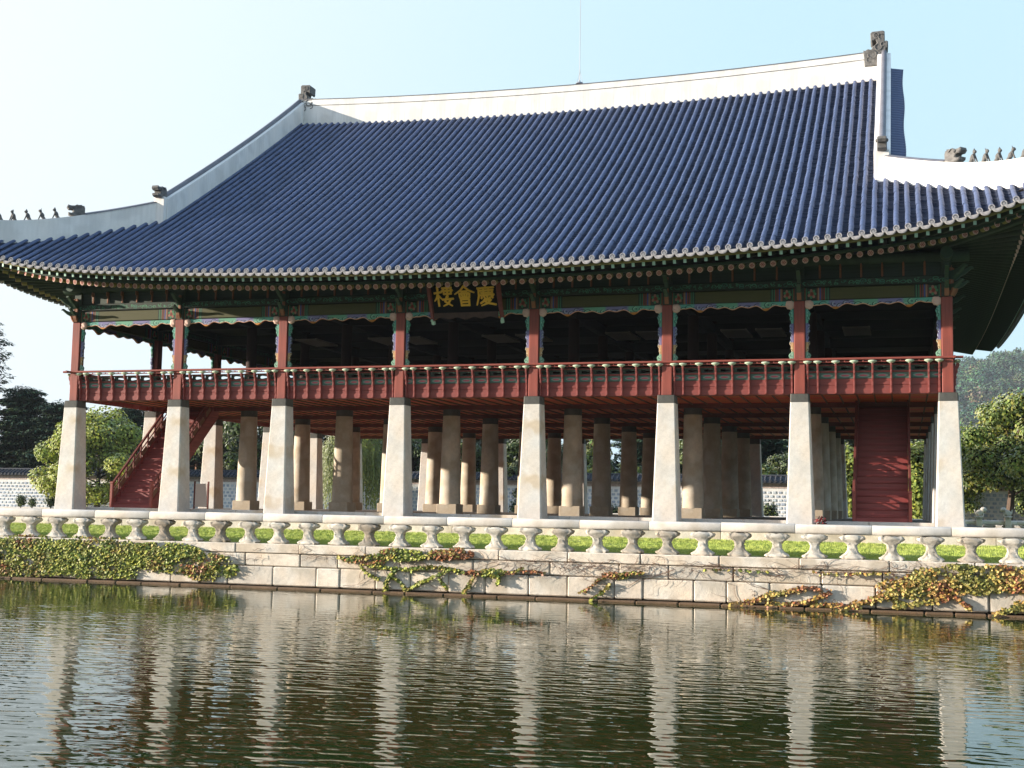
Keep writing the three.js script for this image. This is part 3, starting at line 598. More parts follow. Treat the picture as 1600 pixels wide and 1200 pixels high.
function roofF(x, z) {                                 // front slope
  const t = Math.abs(x - MX) / LF, ye = drip(t) + 0.17, ze = over.F(t), s = clamp((ze - z) / (ze - ZR), 0, 1.05);
  return ye + (ridgeBase(x) - ye) * gCurve(s) + 0.55 * Math.sin(Math.PI * clamp(s, 0, 1)) * Math.pow(t, 3) * 0.8;
}
// side slopes, in z and outward distance o from the post line
function roofS(z, o) {
  const t = Math.abs(z - MZ) / LE, ye = dripS(t) + 0.17, oe = over.E(t);
  const joint = 3.0 - 0.30 * Math.pow(t, 8); return ye + Math.max(0, oe - o) / 5.45 * joint;
}
const xOf = (side, o) => side > 0 ? 34.39 + o : -o;
const hipO = (z) => { const k = clamp((z - ZJ) / (4.05 - ZJ), 0, 1); return lerp(-2.07 + 0.2, 3.81, k); };
{
  const zm = (z) => 2 * MZ - z;
  const sheets = [];
  const front = (mir) => grid(60, 30, (u, v) => { const x = lerp(-3.81, 38.2, mir ? 1 - u : u), t = Math.abs(x - MX) / LF, ze = over.F(t), z = lerp(ze, Math.min(hipZ(x), ze), v); const y = roofF(x, z) - 0.02; return [x, y, mir ? zm(z) : z]; });
  sheets.push(front(false), front(true));
  for (const sd of [1, -1]) sheets.push(grid(40, 12, (u, v) => { const z = lerp(4.05, -32.6, sd > 0 ? u : 1 - u), zz = z < MZ ? zm(z) : z, t = Math.abs(z - MZ) / LE, oe = over.E(t), oi = Math.min(oe, Math.max(-1.9, hipO(zz))), o = lerp(oe, oi, v); return [xOf(sd, o), roofS(z, o) - 0.02, z]; }));
  // gable walls
  for (const x of [2.2, 32.75]) { const pts = []; for (let k = 0; k <= 12; k++) { const z = lerp(-1.2, ZR, k / 12); pts.push([z, roofF(clamp(x, XG[0], XG[1]), z) - 0.15]); } for (let k = 12; k >= 0; k--) pts.push([zm(pts[k][0]), pts[k][1]]); pts.push([zm(-1.2), 9.6], [-1.2, 9.6]); sheets.push(slab(pts.reverse(), 0.2, 0).rotateY(-Math.PI / 2).translate(x, 0, 0)); }
  const roof = part('roof', uvBox(merge(sheets)), M.pan, pav);

  // rows of round tiles with pan tiles between them
  const arc = []; for (let k = 0; k <= 8; k++) { const a = Math.PI * k / 8; arc.push([Math.cos(a), Math.sin(a)]); }
  const tileRow = (line, side, r0, seed) => {          // line: points from eave to top
    const pos = [], nor = [], uv = [], idx = []; let acc = 0, start = 0; const r = rngOf(seed);
    const at = (d) => { let i = 0, a = 0; for (; i + 2 < line.length; i++) { const l = line[i].distanceTo(line[i + 1]); if (a + l >= d) break; a += l; } const l = line[i].distanceTo(line[i + 1]); return [line[i].clone().lerp(line[i + 1], clamp((d - a) / l, 0, 1)), line[i + 1].clone().sub(line[i]).normalize()]; };
    let L = 0; for (let i = 0; i + 1 < line.length; i++) L += line[i].distanceTo(line[i + 1]);
    for (let d = 0; d < L; d += 0.36) {
      const e = Math.min(L, d + 0.375), jx = R(-0.009, 0.009, r) + 0.012 * N3(d * 0.35, seed * 0.77, 2), jr = R(0.95, 1.04, r);
      [[d, r0 * jr], [e, r0 * 0.93 * jr]].forEach(([dd, rr]) => {
        const [p, t] = at(dd), n = new THREE.Vector3().crossVectors(side, t).normalize(); if (n.y < 0) n.negate();
        for (const [a, b] of arc) { pos.push(p.x + side.x * (a * rr + jx) + n.x * b * rr, p.y + side.y * a * rr + n.y * (b * rr + 0.02), p.z + side.z * (a * rr + jx) + n.z * (b * rr + 0.02)); const q = [side.x * a + n.x * b, side.y * a + n.y * b, side.z * a + n.z * b]; nor.push(...q); uv.push(a * 0.1 + seed * 0.37, dd + seed * 0.21); }
      });
      for (let k = 0; k < 8; k++) { const a = start + k, b = a + 1, c = a + 9, dI = c + 1; idx.push(a, c, b, b, c, dI); }
      start += 18;
    }
    const g = new THREE.BufferGeometry(); g.setAttribute('position', new THREE.BufferAttribute(new Float32Array(pos), 3)); g.setAttribute('normal', new THREE.BufferAttribute(new Float32Array(nor), 3)); g.setAttribute('uv', new THREE.BufferAttribute(new Float32Array(uv), 2)); g.setIndex(idx); return g;
  };
  const panRow = (line, side, half, seed) => {         // concave tiles lapped every 11 cm
    const pos = [], idx = [], uv = []; let n = 0, L = 0; for (let i = 0; i + 1 < line.length; i++) L += line[i].distanceTo(line[i + 1]);
    const at = (d) => { let i = 0, a = 0; for (; i + 2 < line.length; i++) { const l = line[i].distanceTo(line[i + 1]); if (a + l >= d) break; a += l; } const l = line[i].distanceTo(line[i + 1]); return [line[i].clone().lerp(line[i + 1], (d - a) / l), line[i + 1].clone().sub(line[i]).normalize()]; };
    const r = rngOf(seed);
    for (let d = 0; d < L; d += 0.115) {
      const e = Math.min(L, d + 0.12);
      const lift = 0.026 + R(-0.008, 0.008, r);
      [[d, 0], [d, lift], [e, -0.002]].forEach(([dd, up], q) => {
        const [p, t] = at(dd), nn = new THREE.Vector3().crossVectors(side, t).normalize(); if (nn.y < 0) nn.negate();
        for (const a of [-1, -0.4, 0.4, 1]) { const h = up + 0.045 * a * a - 0.025; pos.push(p.x + side.x * a * half + nn.x * h, p.y + nn.y * h, p.z + side.z * a * half + nn.z * h); uv.push(a * 0.15 + seed * 0.3, dd + seed * 0.17); }
      });
      for (const o of [0, 4]) for (let k = 0; k < 3; k++) { const a = n + o + k, b = a + 1, c = a + 4, D = c + 1; idx.push(a, c, b, b, c, D); }
      n += 12;
    }
    const g = new THREE.BufferGeometry(); g.setAttribute('position', new THREE.BufferAttribute(new Float32Array(pos), 3)); g.setAttribute('uv', new THREE.BufferAttribute(new Float32Array(uv), 2)); g.setIndex(idx);
    const f = g.toNonIndexed(); f.computeVertexNormals(); return f;
  };
  const disc = (() => {
    const g = new THREE.LatheGeometry([[0, 0.02], [0.03, 0.022], [0.035, 0.008], [0.068, 0.008], [0.074, 0.024], [0.098, 0.022], [0.1, -0.03], [0, -0.03]].map((p) => new THREE.Vector2(...p)), 20); return toCreasedNormals(g.rotateX(Math.PI / 2), 0.5);
  })();
  const cres = (() => { const p = [], n = 14; for (let k = 0; k <= n; k++) { const a = Math.PI + Math.PI * k / n; p.push([Math.cos(a) * 0.158, 0.03 + Math.sign(Math.sin(a)) * Math.pow(Math.abs(Math.sin(a)), 0.8) * 0.142]); } for (let k = 1; k < n; k++) { const t = k / n; p.push([lerp(0.158, -0.158, t), 0.03 - 0.014 * (1 - Math.pow(2 * t - 1, 2))]); } const rim = []; for (let k = 0; k < n; k++) { const a = Math.PI * (1.06 + 0.88 * k / n), b = Math.PI * (1.06 + 0.88 * (k + 1) / n); rim.push(bar([Math.cos(a) * 0.125, 0.02 + Math.sin(a) * 0.1, 0.018], [Math.cos(b) * 0.125, 0.02 + Math.sin(b) * 0.1, 0.018], 0.016, 0.012)); } return merge([slab(p, 0.035, 0.006), ...rim]); })();
  const sp = 0.3545;
  const xs = []; for (let x = MX - 59 * sp; x <= MX + 59.01 * sp; x += sp) xs.push(x);
  const V = (x, y, z) => new THREE.Vector3(x, y, z);
  const SX = V(1, 0, 0);
  xs.forEach((x, i) => {
    const t = Math.abs(x - MX) / LF, ze = over.F(t), zt = hipZ(x); if (ze - zt < 0.35) return;
    const n = Math.max(4, Math.round((ze - zt) / 0.6)), line = []; for (let k = 0; k <= n; k++) { const z = lerp(ze, zt - 0.1, k / n); line.push(V(x, roofF(x, z), z)); }
    part('tile_row', tileRow(line, SX, 0.092, 1000 + i), M.tile, roof);
    const tl = Math.atan2(line[1].y - line[0].y, line[0].z - line[1].z);
    const d = part('eave_disc', disc, M.eaveTile, roof, [x, line[0].y + 0.055, ze + 0.03]); d.rotation.x = -tl * 0.7 + 0.1;
    if (i + 1 < xs.length) {
      const xp = x + sp / 2, tp = Math.abs(xp - MX) / LF, zp = over.F(tp), zq = hipZ(xp); if (zp - zq < 0.35) return;
      const m = Math.max(4, Math.round((zp - zq) / 0.6)), l2 = []; for (let k = 0; k <= m; k++) { const z = lerp(zp, zq - 0.1, k / m); l2.push(V(xp, roofF(xp, z), z)); }
      part('pan_row', panRow(l2, SX, 0.125, 3000 + i), M.pan, roof);
      const c = part('drip_tile', cres, M.eaveTile, roof, [xp, (line[0].y + roofF(x + sp, over.F(Math.abs(x + sp - MX) / LF))) / 2 - 0.045, zp + 0.05]);
      c.rotation.set(-0.12, 0, Math.atan2(roofF(x + sp, zp) - roofF(x, zp), sp), 'YXZ');
    }
  });
  for (const sd of [1, -1]) for (let k = -44; k <= 44; k++) {
    const z = MZ + k * 0.405, t = Math.abs(z - MZ) / LE, oe = over.E(t), zz = z < MZ ? zm(z) : z, oi = Math.max(-1.5, hipO(zz)); if (oe - oi < 0.3) continue;
    const line = []; for (let q = 0; q <= 5; q++) { const o = lerp(oe, oi, q / 5); line.push(V(xOf(sd, o), roofS(z, o), z)); }
    part('tile_row', tileRow(line, V(0, 0, 1), 0.095, 5000 + k + sd * 100), M.tile, roof);
    part('eave_disc', disc, M.eaveTile, roof, [xOf(sd, oe + 0.03), line[0].y + 0.055, z], sd * Math.PI / 2);
    part('drip_tile', cres, M.eaveTile, roof, [xOf(sd, oe + 0.05), line[0].y - 0.045, z + 0.2], sd * Math.PI / 2);
  }
  // short cross tiles that close the gable edges
  for (const [sd, x0, x1] of [[1, 32.5, 33.12], [-1, 2.5, 1.9]]) for (let k = 0; k < 40; k++) {
    const z = lerp(ZJ - 0.3, ZR + 0.5, k / 39), y = roofF(clamp(x0, XG[0], XG[1]), z) + 0.42 + 0.1 * Math.pow(k / 39, 2);
    const d = Math.sin(k * 12.9) * 0.03;
    part('gable_tile', merge([rod([x0, y + 0.06, z], [x1 + d * sd, y - 0.06, z], 0.105, 0.105, 10), box(0.6, 0.5, 0.24, (x0 + x1) / 2 - sd * 0.06, y - 0.27, z)]), M.tile, roof);
  }

  // ---- ridges of white plaster
  const ridgeProf = (hw, h, lo) => [[-hw, lo], [hw, lo], [hw, h], [-hw, h]];
  {
    const path = []; for (let k = 0; k <= 40; k++) { const x = lerp(XG[0] + 0.05, XG[1] - 0.05, k / 40); path.push([[x, ridgeBase(x), MZ], [0, 0, -1], [0, 1, 0]]); }
    const P1 = path.map(([p, s, u]) => [p, s, u]);
    const ridge = part('main_ridge', sweep(P1, ridgeProf(0.33, 1.50, -0.9)), M.plaster, pav);
    part('ridge_line', sweep(P1, [[-0.345, 1.17], [0.345, 1.17], [0.345, 1.195], [-0.345, 1.195]]), M.clay, ridge);
    part('ridge_cap', sweep(P1, [[-0.36, 1.50], [0.36, 1.50], [0.36, 1.525], [0.13, 1.54], [0.09, 1.60], [-0.09, 1.60], [-0.13, 1.54], [-0.36, 1.525]]), M.tileGrey, ridge);
    // carved ridge ends
    const out = [[-0.62, -0.25], [0.42, -0.25], [0.42, 0.62], [0.50, 0.66], [0.52, 0.98], [0.42, 1.04], [0.36, 1.00], [0.36, 1.50], [0.28, 1.56], [-0.24, 1.54], [-0.33, 1.46], [-0.32, 1.02], [-0.24, 0.94], [-0.22, 1.06], [-0.08, 1.10], [-0.02, 0.96], [-0.10, 0.84], [-0.20, 0.80], [-0.30, 0.62], [-0.46, 0.66], [-0.60, 0.58], [-0.68, 0.62]];
    const body = slab(out, 0.8, 0.04), curls = [];
    for (const z of [-0.40, 0.40]) {
      for (const [x, y, r1, a0, a1] of [[-0.03, 1.32, 0.13, 0, 5], [0.18, 1.25, 0.13, 1, 4.4], [-0.05, 1.32, 0.05, 0, 6.28], [0.05, 0.72, 0.16, 2, 6.5], [-0.25, 0.36, 0.2, 3, 7.5], [0.2, 0.3, 0.14, 0, 4], [-0.4, 0.1, 0.13, 1, 5], [0.1, -0.02, 0.15, 2, 6], [0.27, 0.85, 0.1, 1, 5]]) curls.push(new THREE.TorusGeometry(r1, 0.032, 6, 16, a1 - a0).rotateZ(a0).translate(x, y, z).toNonIndexed());
      for (const y of [0.1, 0.3, 0.5]) curls.push(box(0.7, 0.03, 0.03, -0.1, y, z));
    }
    const fin = merge([body, ...curls]);
    const fr = part('ridge_finial', uvBox(fin), M.clay, ridge, [32.02, 20.98, MZ]); fr.scale.setScalar(0.92);
    part('ridge_finial', uvBox(fin.clone().rotateY(Math.PI)), M.clay, ridge, [3.08, 20.98, MZ]).scale.setScalar(0.82);
  }
  const head = (() => slab([[-0.30, 0], [0.24, 0], [0.34, 0.05], [0.36, 0.14], [0.24, 0.12], [0.16, 0.17], [0.2, 0.27], [0.34, 0.27], [0.42, 0.36], [0.38, 0.46], [0.26, 0.43], [0.12, 0.44], [0.02, 0.50], [-0.08, 0.45], [-0.26, 0.46], [-0.30, 0.36]], 0.34, 0.03))();
  const headGeo = merge([head, new THREE.SphereGeometry(0.06, 8, 6).translate(0.16, 0.36, 0.17).toNonIndexed(), new THREE.SphereGeometry(0.06, 8, 6).translate(0.16, 0.36, -0.17).toNonIndexed(), slab([[0, 0], [0.12, 0.1], [-0.1, 0.12]], 0.42, 0.01).translate(-0.08, 0.36, 0)]);
  const figure = (s) => merge([                        // small seated roof figure, facing +x
    rough(new THREE.SphereGeometry(1, 12, 9).scale(0.085, 0.15, 0.085).rotateZ(-0.35).translate(-0.02, 0.2, 0), 0.02, 12, s).toNonIndexed(), rough(new THREE.SphereGeometry(0.062, 10, 8).scale(1.15, 1, 0.95).translate(0.065, 0.385, 0), 0.015, 16, s).toNonIndexed(),
    rod([0.02, 0.30, 0.05], [0.13, 0.0, 0.06], 0.03, 0.024, 7), rod([0.02, 0.30, -0.05], [0.13, 0.0, -0.06], 0.03, 0.024, 7), rod([-0.06, 0.12, 0], [-0.12, 0.0, 0], 0.07, 0.085, 8), rod([0.03, 0.28, 0], [0.06, 0.36, 0], 0.045, 0.035, 8),
    ...(s % 2 ? [new THREE.ConeGeometry(0.05, 0.09, 8).translate(0.05, 0.465, 0).toNonIndexed()] : [rod([0.04, 0.42, 0.03], [0.02, 0.49, 0.04], 0.02, 0.008, 6), rod([0.04, 0.42, -0.03], [0.02, 0.49, -0.04], 0.02, 0.008, 6)])]);
  for (const sd of [1, -1]) {
    const x = sd > 0 ? XG[1] : XG[0], path = [];
    // descending ridge along the gable edge
    for (let k = 0; k <= 26; k++) { const z = lerp(ZJ + 0.15, MZ + 0.35, k / 26), zc = Math.max(z, ZR), y = roofF(clamp(x, XG[0], XG[1]), zc) + (ZR - Math.min(z, ZR)) * 0.7; path.push([[x, y + 0.12 * Math.pow(k / 26, 3), z], [1, 0, 0], [0, 1, 0]]); }
    const dr = part('descending_ridge', sweep(path, [[-0.29, -0.4], [0.29, -0.4], [0.29, 0.98], [0.25, 1.0], [-0.25, 1.0], [-0.29, 0.98]]), M.plaster, pav);
    part('ridge_cap', sweep(path, [[-0.12, 0.99], [0.12, 0.99], [0.12, 1.08], [0.085, 1.15], [0.03, 1.18], [-0.03, 1.18], [-0.085, 1.15], [-0.12, 1.08]], 1.0), M.tileGrey, dr);
    const e = path[0][0]; const hd = part('dragon_head', headGeo, M.clay, dr, [e[0], e[1] + 1.0, e[2] + 0.15], -Math.PI / 2);
    // mirrored rear half, out of sight from the pond but part of the outline
    const back = path.map(([p]) => [[p[0], p[1], zm(p[2])], [-1, 0, 0], [0, 1, 0]]);
    part('descending_ridge', sweep(back, [[-0.25, -0.4], [0.25, -0.4], [0.25, 1.0], [-0.25, 1.0]]), M.plaster, pav);
    // hip ridge out to the corner
    for (const rear of [0, 1]) {
      const c = CORN(sd), hp = [], top = []; const L = Math.hypot(c[0] - x, c[1] - ZJ), dir = [(c[0] - x) / L, (c[1] - ZJ) / L];
      for (let k = 0; k <= 24; k++) {
        const q = k / 24, X = lerp(x + dir[0] * -0.1, c[0], q), Z = lerp(ZJ - 0.1, c[1], q), t = Math.abs(X - MX) / LF;
        const y = roofF(X, Z);
        hp.push([[X, y, rear ? zm(Z) : Z], rear ? [dir[1] * sd, 0, dir[0] * sd] : [dir[1] * -sd, 0, dir[0] * sd].map((v) => v), [0, 1, 0]]);
      }
      const flip = (rear ? 1 : -1) * sd < 0; const use = hp.map(([p, s, u]) => [p, flip ? s : s.map((v) => -v), u]);
      const hr = part('hip_ridge', sweep(use, ridgeProf(0.2, 0.80, -0.35)), M.plaster, pav);
      const half = use.filter((_, i) => i <= 9);
      part('ridge_cap', sweep(half, [[-0.23, 0.80], [0.23, 0.80], [0.2, 0.84], [0.08, 0.9], [-0.08, 0.9], [-0.2, 0.84]]), M.tileGrey, hr);
      if (!rear) {
        const at = (q) => { const i = Math.min(23, Math.floor(q * 24)), f = q * 24 - i; return hp[i][0].map((v, k) => lerp(v, hp[i + 1][0][k], f)); };
        const ry = Math.atan2(-dir[1], dir[0]);
        const p0 = at(0.41); part('dragon_head', headGeo, M.clay, hr, [p0[0], p0[1] + 0.79, p0[2]], ry);
        for (let k = 0; k < 7; k++) { const p = at(0.505 + k * 0.062); part('roof_figure', figure(k + 1), M.clay, hr, [p[0], p[1] + 0.79, p[2]], ry + (k === 3 ? 0.6 : 0)); }
        part('ridge_end', box(0.5, 1.2, 0.5, x, roofF(x, ZJ) + 0.36, ZJ + 0.1), M.plaster, hr);
      }
    }
  }

  // ---- eaves: rafters, flying rafters, boards and the underside
  const raft = (side, a) => {                          // a: position along the side; gives eave data
    if (side === 'F') { const t = Math.abs(a - MX) / LF; return { t, o: over.F(t), y: drip(t), P: (aa, o, y) => V(aa, y, o) }; }
    const t = Math.abs(a - MZ) / LE; return { t, o: over.E(t), y: dripS(t), P: side === 'E' ? (aa, o, y) => V(34.39 + o, y, aa) : (aa, o, y) => V(-o, y, aa) };
  };
  const flower = new THREE.CylinderGeometry(0.1, 0.1, 0.014, 20).rotateX(Math.PI / 2);
  const petals = (() => { const l = []; for (let k = 0; k < 6; k++) l.push(new THREE.CylinderGeometry(0.019, 0.019, 0.012, 8).rotateX(Math.PI / 2).translate(Math.cos(k * 1.0472) * 0.052, Math.sin(k * 1.0472) * 0.052, 0)); l.push(new THREE.CylinderGeometry(0.022, 0.022, 0.014, 8).rotateX(Math.PI / 2)); return merge(l); })();
  const inner = (a, lo, hi) => a < lo ? lo + (a - lo) * 0.45 : a > hi ? hi + (a - hi) * 0.45 : a;
  const quatTo = (d) => new THREE.Quaternion().setFromUnitVectors(V(0, 0, 1), d);
  const sqEnd = merge([box(0.105, 0.13, 0.014), box(0.06, 0.04, 0.02, 0, -0.035, 0)]);
  const rg = new THREE.CylinderGeometry(0.1, 0.09, 1, 12, 1).rotateX(Math.PI / 2), fg = uvBox(chamfer(0.115, 0.14, 1, 0.008));
  const collar = new THREE.CylinderGeometry(0.104, 0.103, 0.2, 14, 1, true).rotateX(Math.PI / 2).translate(0, 0, -0.105);
  for (const [side, c, n, s, lo, hi] of [['F', MX, 58, 0.352, 2.6, 31.8], ['E', MZ, 43, 0.405, -26, -2.6], ['W', MZ, 43, 0.405, -26, -2.6]]) {
    for (let k = -n; k <= n; k++) {
      const a = c + k * s, e = raft(side, a), ai = inner(a, lo, hi);
      const aj = lerp(ai, a, 0.0), o1 = e.o - 1.28, p1 = e.P(lerp(ai, a, 0.86), o1, e.y - 0.20), p0 = e.P(aj, -0.7, 9.52);
      const d = p1.clone().sub(p0).normalize(), L = p1.distanceTo(p0);
      const m = part('rafter', rg, M.rafter, pav); m.position.copy(p0).lerp(p1, 0.5); m.quaternion.copy(quatTo(d)); m.scale.set(1, 1, L);
      const holder = part('flower_end', flower, M.rosette, m); holder.position.set(0, 0, 0.5 + 0.002 / L); holder.scale.set(1, 1, 1 / L); if (side === 'F') { const pt = part('flower_mark', petals, M.flowerRed, m); pt.position.set(0, 0, 0.5 + 0.012 / L); pt.scale.set(1, 1, 1 / L); }
      if (side !== 'E') { const cl = part('rafter_collar', collar, M.olive, m); cl.position.set(0, 0, 0.5); cl.scale.set(1, 1, 1 / L); }
      const q1 = e.P(a, e.o - 0.28, e.y - 0.05), q0 = e.P(lerp(ai, a, 0.72), e.o - 2.0, lerp(9.52, e.y - 0.2, 0.62) + 0.19);
      const fd = q1.clone().sub(q0).normalize(), FL = q1.distanceTo(q0);
      const f = part('flying_rafter', fg, M.rafter, pav); f.position.copy(q0).lerp(q1, 0.5); f.quaternion.copy(quatTo(fd)); f.scale.set(1, 1, FL);
      const fe = part('painted_end', sqEnd, M.mint, f); fe.position.set(0, 0, 0.5 + 0.004 / FL); fe.scale.set(1, 1, 1 / FL);
    }
    const line = (o, y, fn) => { const pts = []; for (let k = 0; k <= 80; k++) { const a = c + (k / 80 * 2 - 1) * (side === 'F' ? LF : LE), e = raft(side, a); pts.push(fn(e, a)); } return pts; };
    const brd = (name, off, dy, w, h, mat) => { const pts = line(0, 0, (e, a) => e.P(a, e.o - off, e.y + dy)); const sv = side === 'F' ? [0, 0, 1] : side === 'E' ? [1, 0, 0] : [-1, 0, 0]; const flip = side !== 'W'; const pr = [[-w, -h], [w, -h], [w, h], [-w, h]]; part(name, sweep(pts.map((p) => [[p.x, p.y, p.z], sv, [0, 1, 0]]), flip ? pr.reverse() : pr), mat, pav); };
    brd('eave_board', 0.24, 0.055, 0.05, 0.04, side === 'E' ? M.greenWood : M.olive); brd('rafter_board', 1.25, -0.055, 0.05, 0.045, M.jade); brd('tile_board', 0.12, 0.14, 0.05, 0.035, M.soffit);
    const sheet = (o0, y0, o1, y1, w0, w1) => grid(90, 3, (u, v) => { const a = c + (u * 2 - 1) * (side === 'F' ? LF : LE), e = raft(side, a), ai = inner(a, lo, hi); const A = e.P(lerp(ai, a, w0), o0(e), y0(e)), B = e.P(lerp(ai, a, w1), o1(e), y1(e)); const p = A.lerp(B, v); return [p.x, p.y, p.z]; });
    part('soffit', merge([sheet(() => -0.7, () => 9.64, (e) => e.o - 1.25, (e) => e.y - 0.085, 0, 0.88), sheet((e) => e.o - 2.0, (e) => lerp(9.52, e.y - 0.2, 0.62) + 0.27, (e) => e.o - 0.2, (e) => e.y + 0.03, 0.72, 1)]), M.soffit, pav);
  }
  // diagonal corner rafters
  for (const sd of [1, -1]) { const c = CORN(sd), x = sd > 0 ? 33.6 : 0.79; part('corner_rafter', merge([bar([x, 9.45, -0.8], [lerp(x, c[0], 0.78), 9.85, lerp(-0.8, c[1], 0.78)], 0.24, 0.36, 0.03), bar([lerp(x, c[0], 0.4), 9.75, lerp(-0.8, c[1], 0.4)], [lerp(x, c[0], 0.96), 10.45, lerp(-0.8, c[1], 0.96)], 0.2, 0.26, 0.03)]), M.greenWood, pav); }
}
// ---------------------------------------------------------------- name board and lightning rod
{
  const L = 2.52, Hh = 1.22, t = thing('signboard', 'black name board with three gold characters under the eaves', 'signboard', [17.42, 8.07, 1.02]);
  t.rotation.x = 0.46;
  part('board', box(L + 0.1, Hh, 0.06), M.black, t);
  const side = slab([[-0.06, -Hh / 2 - 0.3], [0.02, -Hh / 2 - 0.34], [0.08, -Hh / 2 - 0.22], [0.09, Hh / 2 + 0.1], [0.04, Hh / 2 + 0.3], [-0.06, Hh / 2 + 0.26], [-0.09, 0]], 0.09, 0.012);
  for (const s of [-1, 1]) { const f = part('frame_post', side.clone(), M.redDark, t, [s * (L / 2 + 0.1), 0, 0.08]); f.rotation.y = s * 0.5; part('carved_tip', merge([box(0.13, 0.14, 0.11, 0, -Hh / 2 - 0.36, 0), new THREE.SphereGeometry(0.06, 8, 6).translate(0, -Hh / 2 - 0.26, 0.05).toNonIndexed()]), M.mint, f); }
  const lowP = [[-L / 2, 0.11], [L / 2, 0.11]]; const wav = []; for (let k = 0; k <= 40; k++) { const u = k / 40; wav.push([lerp(L / 2, -L / 2, u), -0.1 - 0.04 * Math.cos(u * 25) - 0.03 * Math.exp(-Math.pow((u - 0.5) / 0.1, 2))]); }
  const bt = part('frame_board', slab([...lowP, ...wav], 0.05, 0.008), M.darkWood, t, [0, -Hh / 2 - 0.07, 0.16]); bt.rotation.x = -0.5; bt.material = surface([0.055, 0.03, 0.022], { list: GR, seed: 612, vary: 0.5, bump: 0.01, size: 128 });
  const tp = part('frame_board', slab([[-L / 2, -0.1], [L / 2, -0.1], [L / 2, 0.1], [-L / 2, 0.1]], 0.05, 0.008), M.darkWood, t, [0, Hh / 2 + 0.06, 0.14]); tp.rotation.x = 0.5;
  const lou = [[[.02, .68], [.4, .73]], [[.21, 1], [.2, .5], [.2, 0]], [[.2, .66], [.12, .42], [0, .28]], [[.22, .56], [.38, .38]], [[.46, .93], [.96, .95]], [[.52, .94], [.53, .62]], [[.93, .95], [.9, .62]], [[.42, .78], [1, .81]], [[.52, .63], [.92, .64]], [[.72, 1.03], [.71, .46]], [[.42, .34], [1, .37]], [[.68, .52], [.54, .24], [.9, 0]], [[.86, .36], [.7, .12], [.44, 0]]];
  const hoe = [[[.52, 1.02], [.3, .78], [0, .6]], [[.5, 1], [.74, .78], [1.02, .66]], [[.34, .73], [.66, .74]], [[.24, .63], [.26, .4]], [[.24, .62], [.77, .64], [.74, .4]], [[.25, .41], [.75, .42]], [[.5, .62], [.5, .42]], [[.36, .57], [.4, .48]], [[.64, .57], [.6, .48]], [[.29, .32], [.3, -.02]], [[.29, .32], [.72, .33], [.7, -.02]], [[.31, .17], [.69, .18]], [[.3, .01], [.7, .01]]];
  const gye = [[[.5, 1.03], [.55, .92]], [[.1, .86], [.96, .9]], [[.17, .87], [.15, .45], [0, 0]], [[.24, .74], [.92, .77]], [[.42, .84], [.42, .58]], [[.69, .84], [.68, .58]], [[.27, .62], [.86, .63], [.86, .74]], [[.24, .5], [.93, .53], [.86, .42]], [[.31, .43], [.27, .33]], [[.42, .44], [.47, .31], [.7, .32], [.72, .39]], [[.56, .47], [.6, .4]], [[.8, .44], [.87, .35]], [[.46, .32], [.36, .18], [.2, .08]], [[.44, .25], [.76, .26], [.56, .08], [.24, -.04]], [[.4, .2], [.64, .08], [1, .0]]];
  const glyph = (strokes, S) => {
    const gs = []; for (const st of strokes) for (let k = 0; k + 1 < st.length; k++) {
      const [a, b] = [st[k], st[k + 1]], dx = b[0] - a[0], dy = b[1] - a[1], l = Math.hypot(dx, dy), nx = -dy / l, ny = dx / l, w0 = 0.056, w1 = (k + 2 === st.length && Math.abs(dx) > 0.05 && dy < -0.1) ? 0.034 : 0.052;
      const P = (p, n, w, e) => [(p[0] - 0.5 + n * nx * w + dx / l * e) * S, (p[1] - 0.5 + n * ny * w + dy / l * e) * S];
      gs.push(slab([P(a, -1, w0, -0.02), P(b, -1, w1, 0.015), P(b, 0, w1, 0.035), P(b, 1, w1, 0.015), P(a, 1, w0, -0.02), P(a, 0, w0, -0.04)], 0.03 + 0.001 * (gs.length % 7), 0.006));
    } return merge(gs);
  };
  part('character', glyph(lou, 0.74), M.gold, t, [-0.82, 0.04, 0.045]); part('character', glyph(hoe, 0.74), M.gold, t, [0.0, 0.04, 0.045]); part('character', glyph(gye, 0.74), M.gold, t, [0.82, 0.04, 0.045]);
}
{
  const t = thing('lightning_rod', 'thin metal lightning rod standing on the middle of the roof ridge', 'lightning rod', [17.85, 21.1, MZ]);
  part('rod', rod([0, 0.05, 0], [0, 6.5, 0], 0.016, 0.008, 8), M.iron, t);
  part('base', merge([new THREE.CylinderGeometry(0.16, 0.2, 0.07, 14).translate(0, 0.12, 0).toNonIndexed(), rod([0, 0, 0], [0, 0.25, 0], 0.06, 0.04, 10)]), M.iron, t);
  part('stay', merge([0, 1, 2].map((k) => rod([0.16 * Math.cos(k * 2.1), 0.12, 0.16 * Math.sin(k * 2.1)], [0.015, 0.75, 0.0], 0.008, 0.008, 5))), M.iron, t);
}


